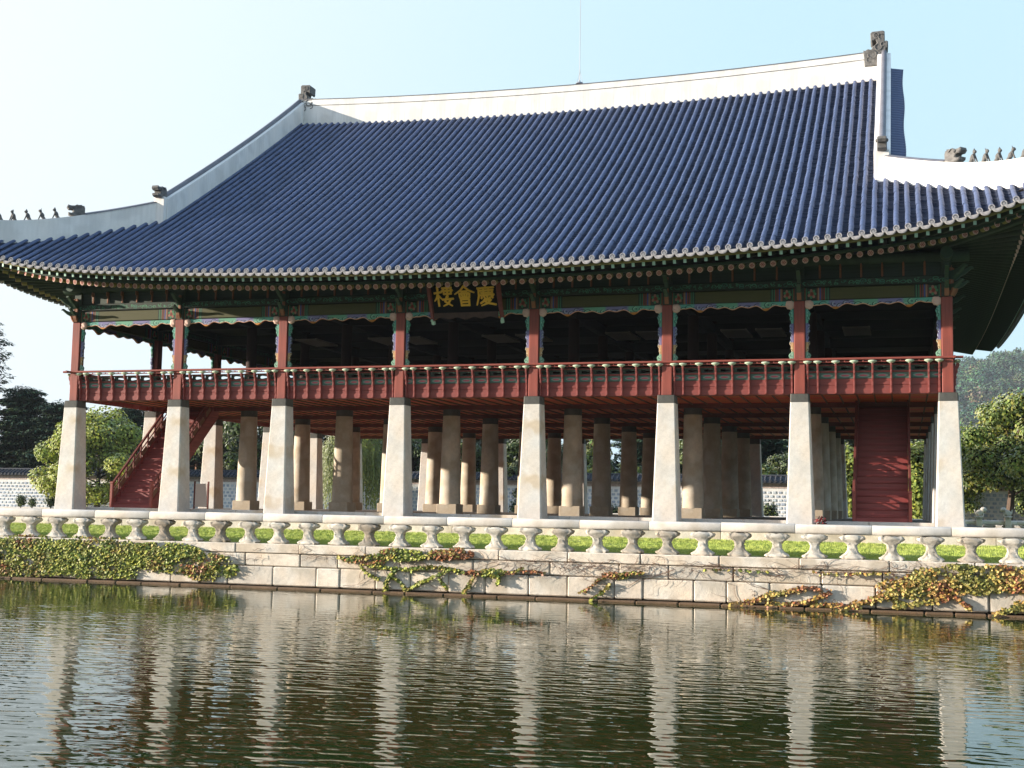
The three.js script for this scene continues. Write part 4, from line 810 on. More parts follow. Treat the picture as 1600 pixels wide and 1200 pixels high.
// ---------------------------------------------------------------- far wall, trees, hill
{
  const t = thing('palace_wall', 'long far wall of pale mortared stone blocks under a dark tiled coping, across the water', 'wall');
  const z0 = -55, x0 = -75, x1 = 75, top = 2.45;
  const mortar = surface([0.70, 0.69, 0.68], { list: GR, seed: 702, vary: 0.2, bump: 0.006, size: 256 });
  part('mortar_wall', box(x1 - x0, top + 1.6, 0.6, 0, (top - 1.6) / 2, z0 - 0.3), mortar, t);
  part('plinth', box(x1 - x0, 0.9, 0.75, 0, -0.95, z0 - 0.3), M.granite, t);
  const cols = [[0.26, 0.27, 0.28], [0.33, 0.33, 0.32], [0.22, 0.23, 0.25]], g = chamfer(0.25, 0.19, 0.06, 0.012), r = rngOf(703);
  const nx = Math.floor((x1 - x0) / 0.43), ny = 8, im = new THREE.InstancedMesh(g, M.band.clone(), nx * ny), m = new THREE.Matrix4(), c = new THREE.Color();
  im.material.color.setRGB(4.2, 4.4, 4.9);
  let k = 0; for (let j = 0; j < ny; j++) for (let i = 0; i < nx; i++) {
    m.makeScale(R(0.85, 1.12, r), R(0.85, 1.12, r), 1); m.setPosition(x0 + (i + 0.5 + (j % 2) * 0.5) * 0.43 + R(-0.02, 0.02, r), -0.38 + j * 0.30, z0 + 0.012); im.setMatrixAt(k, m);
    const q = cols[Math.floor(r() * 3)]; c.setRGB(q[0] * 4.9, q[1] * 5.1, q[2] * 5.4); im.setColorAt(k++, c);
  }
  im.name = 'stone_blocks'; im.userData.kind = 'stuff'; im.castShadow = im.receiveShadow = true; t.add(im);
  part('brick_band', box(x1 - x0, 0.36, 0.64, 0, 2.22, z0 - 0.29), surface([0.42, 0.34, 0.31], { list: [[60, 4, 1], [20, 20, 1]], seed: 705, vary: 0.3, bump: 0.006, size: 256 }), t);
  const cop = part('tile_coping', slab([[-0.85, 0], [0.85, 0], [0.8, 0.1], [0.12, 0.5], [-0.12, 0.5], [-0.8, 0.1]], x1 - x0, 0.01).rotateY(Math.PI / 2).translate(0, top, z0 - 0.3), M.coping, t);
  const tg = merge([rod([0, 0.12, 0.86], [0, 0.5, 0.1], 0.085, 0.085, 8), new THREE.CylinderGeometry(0.1, 0.1, 0.03, 10).rotateX(Math.PI / 2).translate(0, 0.11, 0.87)]);
  const n = Math.floor((x1 - x0) / 0.4), ti = new THREE.InstancedMesh(tg, M.coping, n); for (let i = 0; i < n; i++) { m.makeTranslation(x0 + (i + 0.5) * 0.4, top, z0 - 0.3); ti.setMatrixAt(i, m); }
  ti.name = 'coping_tiles'; ti.userData.kind = 'stuff'; t.add(ti);
  part('coping_ridge', rod([x0, top + 0.55, z0 - 0.3], [x1, top + 0.55, z0 - 0.3], 0.11, 0.11, 8), M.coping, cop);
}
const leafMat = (o = {}) => new THREE.MeshPhysicalMaterial({ vertexColors: true, roughness: 0.75, side: THREE.DoubleSide, ...o });
M.ivy = leafMat({ roughness: 0.6 }); M.leaf = leafMat({ transmission: 0.5, thickness: 0, roughness: 0.9 }); M.needle = leafMat({ roughness: 0.85 });
M.bark = surface([0.085, 0.055, 0.038], { list: WOODV, seed: 721, vary: 0.6, bump: 0.02, repeat: 0.8, size: 256 });
M.barkRed = surface([0.17, 0.085, 0.05], { list: WOODV, seed: 722, vary: 0.6, bump: 0.02, repeat: 0.8, size: 256 });
M.barkDark = surface([0.045, 0.032, 0.025], { list: WOODV, seed: 723, vary: 0.6, bump: 0.02, repeat: 0.8, size: 256 });
class Leaves {
  constructor() { this.p = []; this.n = []; this.c = []; }
  add(P, out, w, l, col, r, sag = 0.3) {              // folded leaf, two triangles, roughly facing out
    const d = new THREE.Vector3(r() - 0.5, r() - 0.5, r() - 0.5).normalize(), nrm = out.clone().multiplyScalar(0.9).addScaledVector(d, 0.5).normalize();
    const a = new THREE.Vector3(r() - 0.5, r() - 0.5 - sag, r() - 0.5).cross(nrm).normalize(), b = nrm.clone().cross(a);
    if (b.y > 0) b.negate();
    const t0 = P, t1 = P.clone().addScaledVector(b, l), s1 = P.clone().addScaledVector(b, l * 0.5).addScaledVector(a, w / 2).addScaledVector(nrm, -w * 0.15), s2 = P.clone().addScaledVector(b, l * 0.5).addScaledVector(a, -w / 2).addScaledVector(nrm, -w * 0.15);
    for (const v of [t0, s1, t1, t0, t1, s2]) { this.p.push(v.x, v.y, v.z); this.n.push(nrm.x, nrm.y, nrm.z); this.c.push(...col); }
  }
  build() { const g = new THREE.BufferGeometry(); for (const [k, v] of [['position', this.p], ['normal', this.n], ['color', this.c]]) g.setAttribute(k, new THREE.BufferAttribute(new Float32Array(v), 3)); g.setAttribute('uv', new THREE.BufferAttribute(new Float32Array(this.p.length / 3 * 2), 2)); return g; }
}
const vary = (c, k, r) => { const v = 1 + (r() - 0.5) * k, h = (r() - 0.5) * k * 0.5; return [Math.max(0.004, c[0] * v * (1 + h)), Math.max(0.006, c[1] * v), Math.max(0.002, c[2] * v * (1 - h))]; };
function limb(pts, r0, r1) { const c = new THREE.CatmullRomCurve3(pts.map((p) => new THREE.Vector3(...p))), n = 14, rad = 8, g = new THREE.TubeGeometry(c, n, 1, rad), p = g.attributes.position; for (let i = 0; i <= n; i++) { const C = c.getPointAt(i / n), s = lerp(r0, r1, i / n); for (let k = 0; k <= rad; k++) { const q = i * (rad + 1) + k; p.setXYZ(q, C.x + (p.getX(q) - C.x) * s, C.y + (p.getY(q) - C.y) * s, C.z + (p.getZ(q) - C.z) * s); } } g.computeVertexNormals(); return g.toNonIndexed(); }
// broad-leaved tree of unit size in metres: clumps of leaves round limb ends
function broadleaf(seed, h, rad, n, leaf, cols, lowest = 0.25, trunkLean = 0) {
  const r = rngOf(seed), L = new Leaves(), wood = [], th = h * lowest;
  const top = [trunkLean * h * 0.6, h * 0.85, 0];
  wood.push(limb([[0, -0.3, 0], [trunkLean * th * 0.5, th * 0.6, 0], [trunkLean * h * 0.3, h * 0.5, 0], top], 0.035 * h, 0.008 * h));
  const clumps = []; const N = 42;
  for (let i = 0; i < N; i++) {
    const v = (i + 0.5) / N, y = lerp(th, h, v), prof = Math.pow(Math.sin(Math.PI * clamp(lerp(0.16, 0.97, v), 0, 1)), 0.7), a = i * 2.4 + r() * 0.9, rr = rad * prof * R(0.45, 1.0, r);
    const C = [trunkLean * y * 0.6 + Math.cos(a) * rr, y + R(-0.05, 0.05, r) * h, Math.sin(a) * rr]; clumps.push([C, rad * R(0.22, 0.38, r), r()]);
    if (i % 3 === 0) wood.push(limb([[trunkLean * y * 0.5, y * 0.75, 0], [C[0] * 0.5, y * 0.9, C[2] * 0.5], C], 0.011 * h, 0.003 * h));
  }
  for (let i = 0; i < n; i++) {
    const [C, s, tone] = clumps[Math.floor(r() * N)], d = new THREE.Vector3(r() - 0.5, (r() - 0.5) * 0.8, r() - 0.5).normalize(), q = Math.pow(r(), 0.45) * s;
    const P = new THREE.Vector3(C[0] + d.x * q, C[1] + d.y * q * 0.75, C[2] + d.z * q), out = d.clone(); out.y += 0.35; out.normalize();
    const c = cols[Math.min(cols.length - 1, Math.floor((tone * 0.6 + r() * 0.4) * cols.length))];
    const w = leaf * R(0.6, 1.2, r); L.add(P, out, w, w * 1.35, vary(c, 0.4, r), r);
  }
  return { crown: L.build(), trunk: uvBox(merge(wood)) };
}
function pine(seed, h, rad, n, lowest = 0.45, cols = [[0.022, 0.055, 0.032], [0.035, 0.08, 0.04], [0.09, 0.14, 0.05]]) {
  const r = rngOf(seed), L = new Leaves(), wood = [], bend = R(-0.06, 0.06, r) * h;
  const at = (v) => [bend * Math.sin(v * 3.1), v * h, bend * 0.5 * Math.sin(v * 4.3)];
  wood.push(limb([at(-0.02), at(0.3), at(0.65), at(0.97)], 0.022 * h, 0.006 * h));
  const pads = []; const N = 46;
  for (let i = 0; i < N; i++) {
    const v = lerp(lowest, 1.0, Math.pow((i + 0.5) / N, 0.9)), b = at(v), a = i * 2.4 + r(), reach = rad * (1.05 - 0.75 * (v - lowest) / (1 - lowest)) * R(0.35, 1.0, r);
    const C = [b[0] + Math.cos(a) * reach, b[1] + R(-0.01, 0.03, r) * h, b[2] + Math.sin(a) * reach]; pads.push([C, rad * R(0.30, 0.5, r), r()]);
    wood.push(limb([b, [lerp(b[0], C[0], 0.5), b[1] - 0.01 * h, lerp(b[2], C[2], 0.5)], C], 0.007 * h, 0.002 * h));
  }
  for (let i = 0; i < n; i++) {
    const [C, s, tone] = pads[Math.floor(r() * N)], a = r() * 6.283, q = Math.sqrt(r()) * s;
    const P = new THREE.Vector3(C[0] + Math.cos(a) * q, C[1] + (r() - 0.35) * s * 0.75 * (1.1 - q / s), C[2] + Math.sin(a) * q);
    const c = cols[Math.min(cols.length - 1, Math.floor((tone * 0.5 + r() * 0.5) * cols.length))], w = R(0.10, 0.2, r);
    L.add(P, new THREE.Vector3(Math.cos(a) * 0.4, 1, Math.sin(a) * 0.4).normalize(), w, w * 2.6, vary(c, 0.45, r), r, -0.1);
  }
  return { crown: L.build(), trunk: uvBox(merge(wood)) };
}
function willow(seed, h, rad, n) {
  const r = rngOf(seed), L = new Leaves(), wood = [limb([[0, -0.3, 0], [0.1 * h * 0.2, h * 0.35, 0], [0.05 * h, h * 0.75, 0.1]], 0.04 * h, 0.012 * h)];
  for (let i = 0; i < n; i++) {
    const a = r() * 6.283, q = rad * Math.pow(r(), 0.6), top = h * (1 - 0.35 * Math.pow(q / rad, 2)) * R(0.8, 1, r), len = h * R(0.25, 0.68, r) * (0.4 + 0.6 * q / rad);
    if (i % 24 === 0) wood.push(limb([[0.05 * h, h * 0.55, 0], [Math.cos(a) * q * 0.5, top * 0.98, Math.sin(a) * q * 0.5], [Math.cos(a) * q, top, Math.sin(a) * q]], 0.012 * h, 0.003 * h));
    const c = lerp(0.8, 1.3, r()); let x = Math.cos(a) * q, z = Math.sin(a) * q;
    for (let y = top; y > top - len; y -= 0.22) { x += R(-0.03, 0.03, r); z += R(-0.03, 0.03, r); L.add(new THREE.Vector3(x, y, z), new THREE.Vector3(Math.cos(a), 0.3, Math.sin(a)), 0.12, 0.32, vary([0.15 * c, 0.18 * c, 0.035 * c], 0.35, r), r, 1.5); }
  }
  return { crown: L.build(), trunk: uvBox(merge(wood)) };
}
function bush(seed, w, h, n, leaf, cols) {
  const r = rngOf(seed), L = new Leaves(), wood = [];
  for (let k = 0; k < 7; k++) { const a = k * 0.9; wood.push(limb([[0, 0, 0], [Math.cos(a) * w * 0.15, h * 0.4, Math.sin(a) * w * 0.15], [Math.cos(a) * w * 0.32, h * 0.8, Math.sin(a) * w * 0.32]], 0.02, 0.006)); }
  for (let i = 0; i < n; i++) { const d = new THREE.Vector3(r() - 0.5, r() - 0.5, r() - 0.5).normalize(), q = Math.pow(r(), 0.4) * (0.8 + 0.35 * N3(d.x * 2 + seed, d.y * 2, d.z * 2)); const P = new THREE.Vector3(d.x * q * w / 2, h / 2 + d.y * q * h / 2, d.z * q * w / 2); const s = leaf * R(0.6, 1.2, r); L.add(P, d.clone().setY(d.y + 0.4).normalize(), s, s * 1.4, vary(cols[Math.floor(r() * cols.length)], 0.45, r), r); }
  return { crown: L.build(), trunk: uvBox(merge(wood)) };
}
const proto = {};
function plant(key, make, bark, mat) { proto[key] = { ...make, bark, mat }; }
const YG = [[0.28, 0.36, 0.05], [0.38, 0.44, 0.06], [0.46, 0.49, 0.07], [0.20, 0.28, 0.04]], MG = [[0.055, 0.095, 0.025], [0.09, 0.14, 0.03], [0.13, 0.175, 0.035], [0.035, 0.06, 0.018]], AU = [[0.14, 0.22, 0.035], [0.22, 0.30, 0.045], [0.34, 0.34, 0.055], [0.12, 0.19, 0.03], [0.27, 0.33, 0.05]];
plant('pineA', pine(801, 15, 4.2, 34000, 0.22), M.barkRed, M.needle); plant('pineB', pine(802, 13, 3.8, 30000, 0.3), M.barkRed, M.needle); plant('pineC', pine(803, 16, 4.6, 36000, 0.18), M.barkDark, M.needle);
plant('pineS', pine(804, 18.6, 3.4, 5200, 0.62), M.barkDark, M.needle);
plant('round', broadleaf(811, 8.6, 5.2, 48000, 0.21, YG, 0.12), M.barkDark, M.leaf);
plant('green', broadleaf(812, 10, 4.4, 26000, 0.25, MG, 0.22), M.barkDark, M.leaf);
plant('light', broadleaf(813, 8, 3.6, 26000, 0.20, [...YG, ...MG.slice(1, 3)], 0.15), M.barkDark, M.leaf);
plant('autumn', broadleaf(814, 8.6, 4.4, 26000, 0.19, AU, 0.36, 0.20), M.bark, M.leaf);
plant('willow', willow(821, 9.5, 3.6, 1100), M.barkDark, M.leaf);
plant('bush', bush(831, 2.4, 2.0, 1800, 0.16, AU), M.barkDark, M.leaf);
plant('shrub', bush(832, 1.1, 1.3, 700, 0.11, MG), M.barkDark, M.leaf);
plant('tall_bush', bush(833, 2.6, 6.5, 6500, 0.2, YG), M.barkDark, M.leaf);
function grow(key, name, label, cat, x, y, z, s, ry, group, sy = 1) {
  const q = proto[key];
  if (q.first) { const c = q.first.clone(); c.name = numbered(name); scene.add(c); c.position.set(x, y, z); c.scale.set(s, s * sy, s); c.rotation.y = ry; c.userData = {}; tag(c, label, cat, group); return c; }
  const t = thing(name, label, cat, [x, y, z], group); part('trunk', q.trunk, q.bark, t); part('crown', q.crown, q.mat, t); t.scale.set(s, s * sy, s); t.rotation.y = ry; q.first = t; return t;
}
// left of the pavilion
grow('pineC', 'pine_tree', 'dark pine with a pale trunk at the left edge, behind the far wall', 'tree', -55.5, -1.2, -60, 0.78, 0.4);
grow('pineA', 'pine_tree', 'dark pine second from the left edge, behind the far wall', 'tree', -50.2, -1.2, -61, 0.80, 1.7);
grow('pineB', 'pine_tree', 'broad dark pine just left of the first front pillar, behind the far wall', 'tree', -45.8, -1.2, -60, 0.80, 2.6);
grow('pineS', 'pine_tree', 'tall pine rising highest at the left edge, only branch tips in the picture', 'tree', -54.3, -1.2, -60, 1, 3.3);
grow('pineA', 'pine_tree', 'dark pine directly behind the yellow-green round tree', 'tree', -38.5, -1.2, -62, 0.68, 4.4);
grow('pineB', 'pine_tree', 'dark pine behind the left staircase, right of the yellow-green round tree', 'tree', -31.0, -1.2, -61, 0.92, 5.1);
grow('round', 'broadleaf_tree', 'sunlit yellow-green round tree in front of the far wall between the first two pillars', 'tree', -33.6, -0.6, -50, 0.93, 0.3);
grow('pineB', 'pine_tree', 'dark pine filling the gap between the two leftmost pines behind the far wall', 'tree', -52.8, -1.2, -64, 0.88, 0.7);
grow('pineC', 'pine_tree', 'low dark pine behind the far wall, hidden partly by the first front pillar', 'tree', -47.6, -1.2, -64.5, 0.66, 1.9);
// seen between the pillars
grow('green', 'broadleaf_tree', 'mid green tree behind the far wall, between the second and third front pillars', 'tree', -24.0, -1.2, -61, 1.12, 1.2);
grow('willow', 'willow_tree', 'drooping light green willow in front of the far wall, left of the fourth front pillar', 'tree', -9.2, -0.9, -50, 0.92, 2.2);
grow('pineC', 'pine_tree', 'dark pine with bare trunk left of the willow', 'tree', -16.8, -1.2, -61, 0.7, 0.9);
grow('green', 'broadleaf_tree', 'dark green tree behind the willow, seen just left of the fourth front pillar', 'tree', -9.2, -1.2, -62, 0.75, 3.9);
grow('green', 'broadleaf_tree', 'shaded green tree behind the wall right of the fourth front pillar', 'tree', -4.5, -1.2, -60, 0.72, 5.0);
grow('light', 'broadleaf_tree', 'bright green tree behind the wall midway between the fourth and fifth front pillars', 'tree', 0.2, -1.2, -60, 0.8, 0.2);
grow('green', 'broadleaf_tree', 'dark tree behind the wall just left of the fifth front pillar', 'tree', 3.2, -1.2, -58.5, 0.76, 1.9);
grow('pineA', 'pine_tree', 'pine with a reddish trunk seen between the fifth and sixth front pillars', 'tree', 11.2, -1.2, -64, 0.72, 2.7);
grow('light', 'broadleaf_tree', 'light green tree behind the wall right of the fifth front pillar', 'tree', 7.4, -1.2, -62, 0.76, 4.1);
grow('pineB', 'pine_tree', 'pine behind the wall just left of the sixth front pillar', 'tree', 14.6, -1.2, -66, 0.8, 1.1);
grow('green', 'broadleaf_tree', 'green tree behind the wall just right of the sixth front pillar', 'tree', 17.6, -1.2, -61, 0.8, 2.4);
grow('pineB', 'pine_tree', 'slim pine with reddish trunk left of the seventh front pillar', 'tree', 21.6, -1.2, -64, 0.72, 5.5);
grow('green', 'broadleaf_tree', 'rounded green tree between wall and pine, left of the seventh front pillar', 'tree', 24.4, -1.2, -60, 0.6, 3.0);
grow('tall_bush', 'tall_shrub', 'tall yellow-green shrub left of the right-hand staircase', 'shrub', 29.4, -0.9, -46, 1, 0.5);
grow('tall_bush', 'tall_shrub', 'tall yellow-green shrub right of the right-hand staircase', 'shrub', 33.9, -0.9, -45, 1.08, 2.2);
grow('pineA', 'pine_tree', 'pine far behind the right-hand staircase', 'tree', 29.2, -1.2, -70, 0.7, 0.4);
// right of the pavilion
grow('autumn', 'broadleaf_tree', 'green and yellow tree with a dark leaning trunk at the right edge', 'tree', 39.4, -0.9, -45, 1.0, -0.15);
grow('light', 'broadleaf_tree', 'second green tree behind the leaning one at the right edge', 'tree', 43.6, -1.0, -52, 0.85, 1.3);
grow('autumn', 'broadleaf_tree', 'green tree beside the last front pillar, left of the leaning tree', 'tree', 36.2, -1.1, -53, 0.68, 2.5);
// low planting along the wall
const LB = [[-52, -53.4, 'autumn-tinted bush behind the wall at the left edge'], [8.6, -57.5, 'yellow-green bush above the wall between the fifth and sixth front pillars'], [11.6, -57.4, 'yellow bush at the foot of the reddish pine trunk'], [14.6, -57.6, 'yellow-green bush above the wall left of the sixth front pillar'], [22.4, -57.5, 'yellow-green bush above the wall left of the seventh front pillar'], [25.2, -57.6, 'low green bush above the wall beside the seventh front pillar']];
LB.forEach(([x, z, l], i) => i && grow('bush', 'bush', l, 'bush', x, 1.6, z, 1.05 + 0.1 * (i % 3), i, undefined, 1.15));
const SB = [[-44.2, 'small dark shrub at the left edge in front of the far wall'], [-42.6, 'second small shrub from the left edge in front of the far wall'], [-41.0, 'small upright shrub left of the first front pillar'], [23.3, 'grassy shrub in front of the far wall left of the seventh front pillar'], [3.1, 'pale flowering shrub in front of the far wall left of the fifth front pillar'], [-7.2, 'low dark shrub below the willow'], [11.2, 'small shrub in front of the far wall between the fifth and sixth front pillars']];
SB.forEach(([x, l], i) => grow('shrub', 'shrub', l, 'shrub', x, i < 3 ? -0.6 : -0.7, -53.6 + (i % 2) * 0.5, [1.1, 0.9, 1.25, 1.5, 1.35, 1.3, 1.1][i], i * 1.1));

// wooded hill behind
{
  const K = 2.5, hy = (X, Z) => { const x = 33 + (X - 33) / K, z = 45 + (Z - 45) / K; return K * hy0(x, z); }, hy0 = (x, z) => 56 * Math.exp(-Math.pow((x - 72) / 90, 2) - Math.pow((z + 520) / 150, 2)) + 6 * Math.exp(-Math.pow((x - 190) / 110, 2) - Math.pow((z + 560) / 170, 2)) + 5 * N3(x * 0.012, 0, z * 0.012) * clamp((-z - 200) / 100, 0, 1);
  const g = grid(70, 50, (u, v) => { const x = -600 + u * 1700, z = -330 - v * 1600; return [x, -1.6 + hy(x, z), z]; });
  struct('hill', g, new THREE.MeshStandardMaterial({ color: rgb(0.04, 0.055, 0.03), roughness: 1 }));
  const r = rngOf(901), L = new Leaves();
  for (let i = 0; i < 700; i++) { const d = new THREE.Vector3(r() - 0.5, r() * 0.8 - 0.15, r() - 0.5).normalize(), q = (0.72 + 0.25 * r()) * (1 + 0.3 * N3(d.x * 2.2, d.y * 2.2, d.z * 2.2)); const s = R(0.10, 0.2, r); L.add(d.clone().multiplyScalar(q), d, s, s * 1.2, [1, 1, 1].map((v) => v * R(0.55, 1.35, r)), r); }
  const im = new THREE.InstancedMesh(L.build(), M.needle, 6500), m = new THREE.Matrix4(), q = new THREE.Quaternion(), c = new THREE.Color(); let n = 0;
  while (n < 6500) {
    const x = R(20, 560, r), z = R(-1500, -560, r); if (hy(x, z) < 6 && r() < 0.85) continue; const s = R(6, 13, r);
    q.setFromAxisAngle(new THREE.Vector3(0, 1, 0), r() * 6.28); m.compose(new THREE.Vector3(x, -1.6 + hy(x, z) + s * 0.5, z), q, new THREE.Vector3(s, s * R(0.9, 1.5, r), s)); im.setMatrixAt(n, m);
    const k = r(), p = k < 0.5 ? [0.035, 0.085, 0.05] : k < 0.8 ? [0.06, 0.12, 0.055] : k < 0.94 ? [0.10, 0.15, 0.055] : [0.13, 0.12, 0.06]; c.setRGB(...vary(p, 0.4, r)); im.setColorAt(n++, c);
  }
  const wm = new THREE.InstancedMesh(im.geometry, M.leaf, 420);
  for (let i = 0; i < 420; i++) { const x = R(-100, 62, r), z = R(-112, -74, r), s = R(1.8, 3.2, r); q.setFromAxisAngle(new THREE.Vector3(0, 1, 0), r() * 6.28); m.compose(new THREE.Vector3(x, R(-0.5, 6.4, r) * (x > 20 ? 0.8 : 1), z), q, new THREE.Vector3(s, s * R(0.8, 1.4, r), s)); wm.setMatrixAt(i, m); const k = r(); c.setRGB(...vary(k < 0.6 ? [0.035, 0.06, 0.022] : k < 0.85 ? [0.07, 0.105, 0.028] : [0.15, 0.16, 0.03], 0.4, r)); wm.setColorAt(i, c); }
  wm.name = 'woodland'; wm.userData.kind = 'stuff'; tag(wm, 'dense mass of green undergrowth and trees far behind the palace wall', 'woodland'); scene.add(wm);
  const ring = new THREE.InstancedMesh(im.geometry, M.leaf, 620);  // added unseen trees, cutting the low sky light that reaches under the pavilion
  for (let i = 0; i < 620; i++) {
    const k = i % 31, side = k < 13 ? 0 : k < 22 ? 1 : 2;    // behind the viewer, right bank, left bank
    const x = side === 0 ? R(-150, 170, r) : side === 1 ? R(104, 150, r) : R(-190, -150, r), z = side === 0 ? R(84, 122, r) : R(-110, 100, r), s = R(2.6, 4.4, r);
    q.setFromAxisAngle(new THREE.Vector3(0, 1, 0), r() * 6.28); m.compose(new THREE.Vector3(x, R(0, side === 2 ? 6 : 12, r), z), q, new THREE.Vector3(s, s * R(0.8, 1.4, r), s)); ring.setMatrixAt(i, m); c.setRGB(...vary([0.05, 0.085, 0.028], 0.5, r)); ring.setColorAt(i, c);
  }
  ring.name = 'added_tree_belt'; ring.userData.kind = 'stuff'; tag(ring, 'belt of unseen trees added on the other banks of the pond to cut the low sky light', 'woodland'); scene.add(ring);
  im.name = 'forest'; im.userData.kind = 'stuff'; tag(im, 'dense hazy woodland covering the distant hill at the right', 'forest'); scene.add(im);
}

// ---------------------------------------------------------------- climbing plants on the embankment
M.twig = surface([0.15, 0.085, 0.055], { list: WOODV, seed: 731, vary: 0.5, size: 128 });
const leaf5 = (() => { const p = [[0, 0], [0.18, 0.30], [0.5, 0.34], [0.30, 0.56], [0.26, 0.86], [0, 0.72], [-0.26, 0.86], [-0.30, 0.56], [-0.5, 0.34], [-0.18, 0.30]]; return p; })();
function ivy(label, areas, seed, palette, stemSpots, runs = []) {   // areas: [x, y, rx, ry, n, dense] on the wall face
  const t = thing('climbing_ivy', label, 'climbing plant'), r = rngOf(seed), pos = [], nor = [], col = [], stems = [];
  const face = (y) => y > -0.985 ? 7.98 : y > -2.31 ? 8.115 : 8.31;
  const spots = [];
  for (const [cx, cy, rx, ry, n, green] of areas) for (let i = 0; i < n * 1.35; i++) {
    const a = r() * 6.283, q = Math.pow(r(), 0.6), x = cx + Math.cos(a) * q * rx, y = cy + Math.sin(a) * q * ry + 0.12 * N3(x * 1.2, seed, 0);
    const gap = N3(x * 1.6 + seed, y * 2.6, 4); if (gap < -0.24 && r() < 0.85) continue; spots.push([x, y, q, green]);
  }
  const curves = runs.map(([pts, n, wd, green]) => {      // leaves strung along a creeping shoot
    const c = new THREE.CatmullRomCurve3(pts.map(([x, y]) => new THREE.Vector3(x, clamp(y, -2.33, -0.99), face(y) + 0.025)));
    for (let i = 0; i < n * 1.3; i++) { const u = r(), P = c.getPoint(u), k = wd * (0.35 + 0.65 * Math.abs(N3(u * 6 + seed, n, 0)) * 2); spots.push([P.x + (r() + r() - 1) * k, P.y + (r() + r() - 1) * k, 0.6, green]); }
    return c;
  });
  for (const [x, y, q, green] of spots) {
    if (y < -2.36 || y > -0.88) continue;
    const z = face(y) + R(0.03, 0.17, r) * (1 - 0.5 * q), s = R(0.06, 0.135, r), k = clamp(green + 0.9 * N3(x * 0.9, y * 1.2 + seed, 8) + R(-0.35, 0.35, r), 0, 0.999);
    const c = vary(palette[Math.floor(k * palette.length)], 0.5, r), rot = R(-0.8, 0.8, r) + Math.PI, tx = R(-1.0, 1.0, r), ty = R(-1.0, 0.9, r);
    const nv = new THREE.Vector3(ty, -tx + 0.35, 1).normalize(), ux = new THREE.Vector3(1, 0, -ty).normalize(), uy = nv.clone().cross(ux);
    const V = ([px, py]) => { const X = px * Math.cos(rot) - py * Math.sin(rot), Y = px * Math.sin(rot) + py * Math.cos(rot), f = -0.25 * Math.abs(px) * s; return [x + (ux.x * X + uy.x * Y) * s + nv.x * f, y + (ux.y * X + uy.y * Y) * s + nv.y * f, z + (ux.z * X + uy.z * Y) * s + nv.z * f]; };
    const v = leaf5.map(V); for (let k2 = 1; k2 < 9; k2++) { pos.push(...v[0], ...v[k2], ...v[k2 + 1]); for (let e = 0; e < 3; e++) { nor.push(nv.x, nv.y, nv.z); col.push(...c); } }
  }
  const g = new THREE.BufferGeometry(); for (const [k, v] of [['position', pos], ['normal', nor], ['color', col]]) g.setAttribute(k, new THREE.BufferAttribute(new Float32Array(v), 3)); g.setAttribute('uv', new THREE.BufferAttribute(new Float32Array(pos.length / 3 * 2), 2));
  const m = part('ivy_leaves', g, M.ivy, t); m.userData.kind = 'stuff';
  for (const [x, y, dx, dy] of stemSpots) {
    let pts = [], X = x, Y = y; const k = 7; for (let i = 0; i <= k; i++) { pts.push([X, clamp(Y, -2.34, -0.99), face(Y) + 0.02]); X += dx / k + R(-0.1, 0.1, r); Y += dy / k + R(-0.09, 0.09, r); }
    stems.push(limb(pts, R(0.004, 0.009, r), 0.002));
  }
  for (const c of curves) stems.push(limb(c.getPoints(8).map((v) => [v.x, v.y, v.z]), 0.011, 0.005));
  part('stem', uvBox(merge(stems)), M.twig, t);
  return t;
}
const IV = [[0.27, 0.10, 0.035], [0.22, 0.15, 0.035], [0.33, 0.27, 0.055], [0.22, 0.23, 0.03], [0.11, 0.15, 0.02], [0.31, 0.33, 0.05]];
const IR = [[0.30, 0.11, 0.045], [0.34, 0.19, 0.05], [0.42, 0.30, 0.075], [0.38, 0.31, 0.075], [0.20, 0.19, 0.04]];
const stemsIn = (x0, x1, n, seed) => { const r = rngOf(seed), o = []; for (let i = 0; i < n; i++) o.push([R(x0, x1, r), R(-2.3, -1.2, r), R(-1.4, 1.4, r), R(0.1, 0.9, r)]); return o; };
const stemsAlong = (x0, x1, n, seed) => { const r = rngOf(seed), o = []; for (let i = 0; i < n; i++) { const x = R(x0, x1, r); o.push([x, R(-1.5, -1.15, r), R(-1.6, 1.6, r), R(-0.5, 0.15, r)]); } return o; };
ivy('thick green climbing ivy covering the embankment wall at the left edge', [[4.0, -1.6, 2.6, 0.72, 2900, 0.62], [7.0, -1.58, 2.6, 0.7, 2900, 0.75], [9.6, -1.5, 1.9, 0.5, 1700, 0.78], [11.3, -1.78, 1.1, 0.42, 700, 0.7], [1.0, -1.6, 2.6, 0.72, 2600, 0.6]], 41, IV, [...stemsIn(2, 11, 24, 5), ...stemsAlong(10, 15, 14, 6)]);
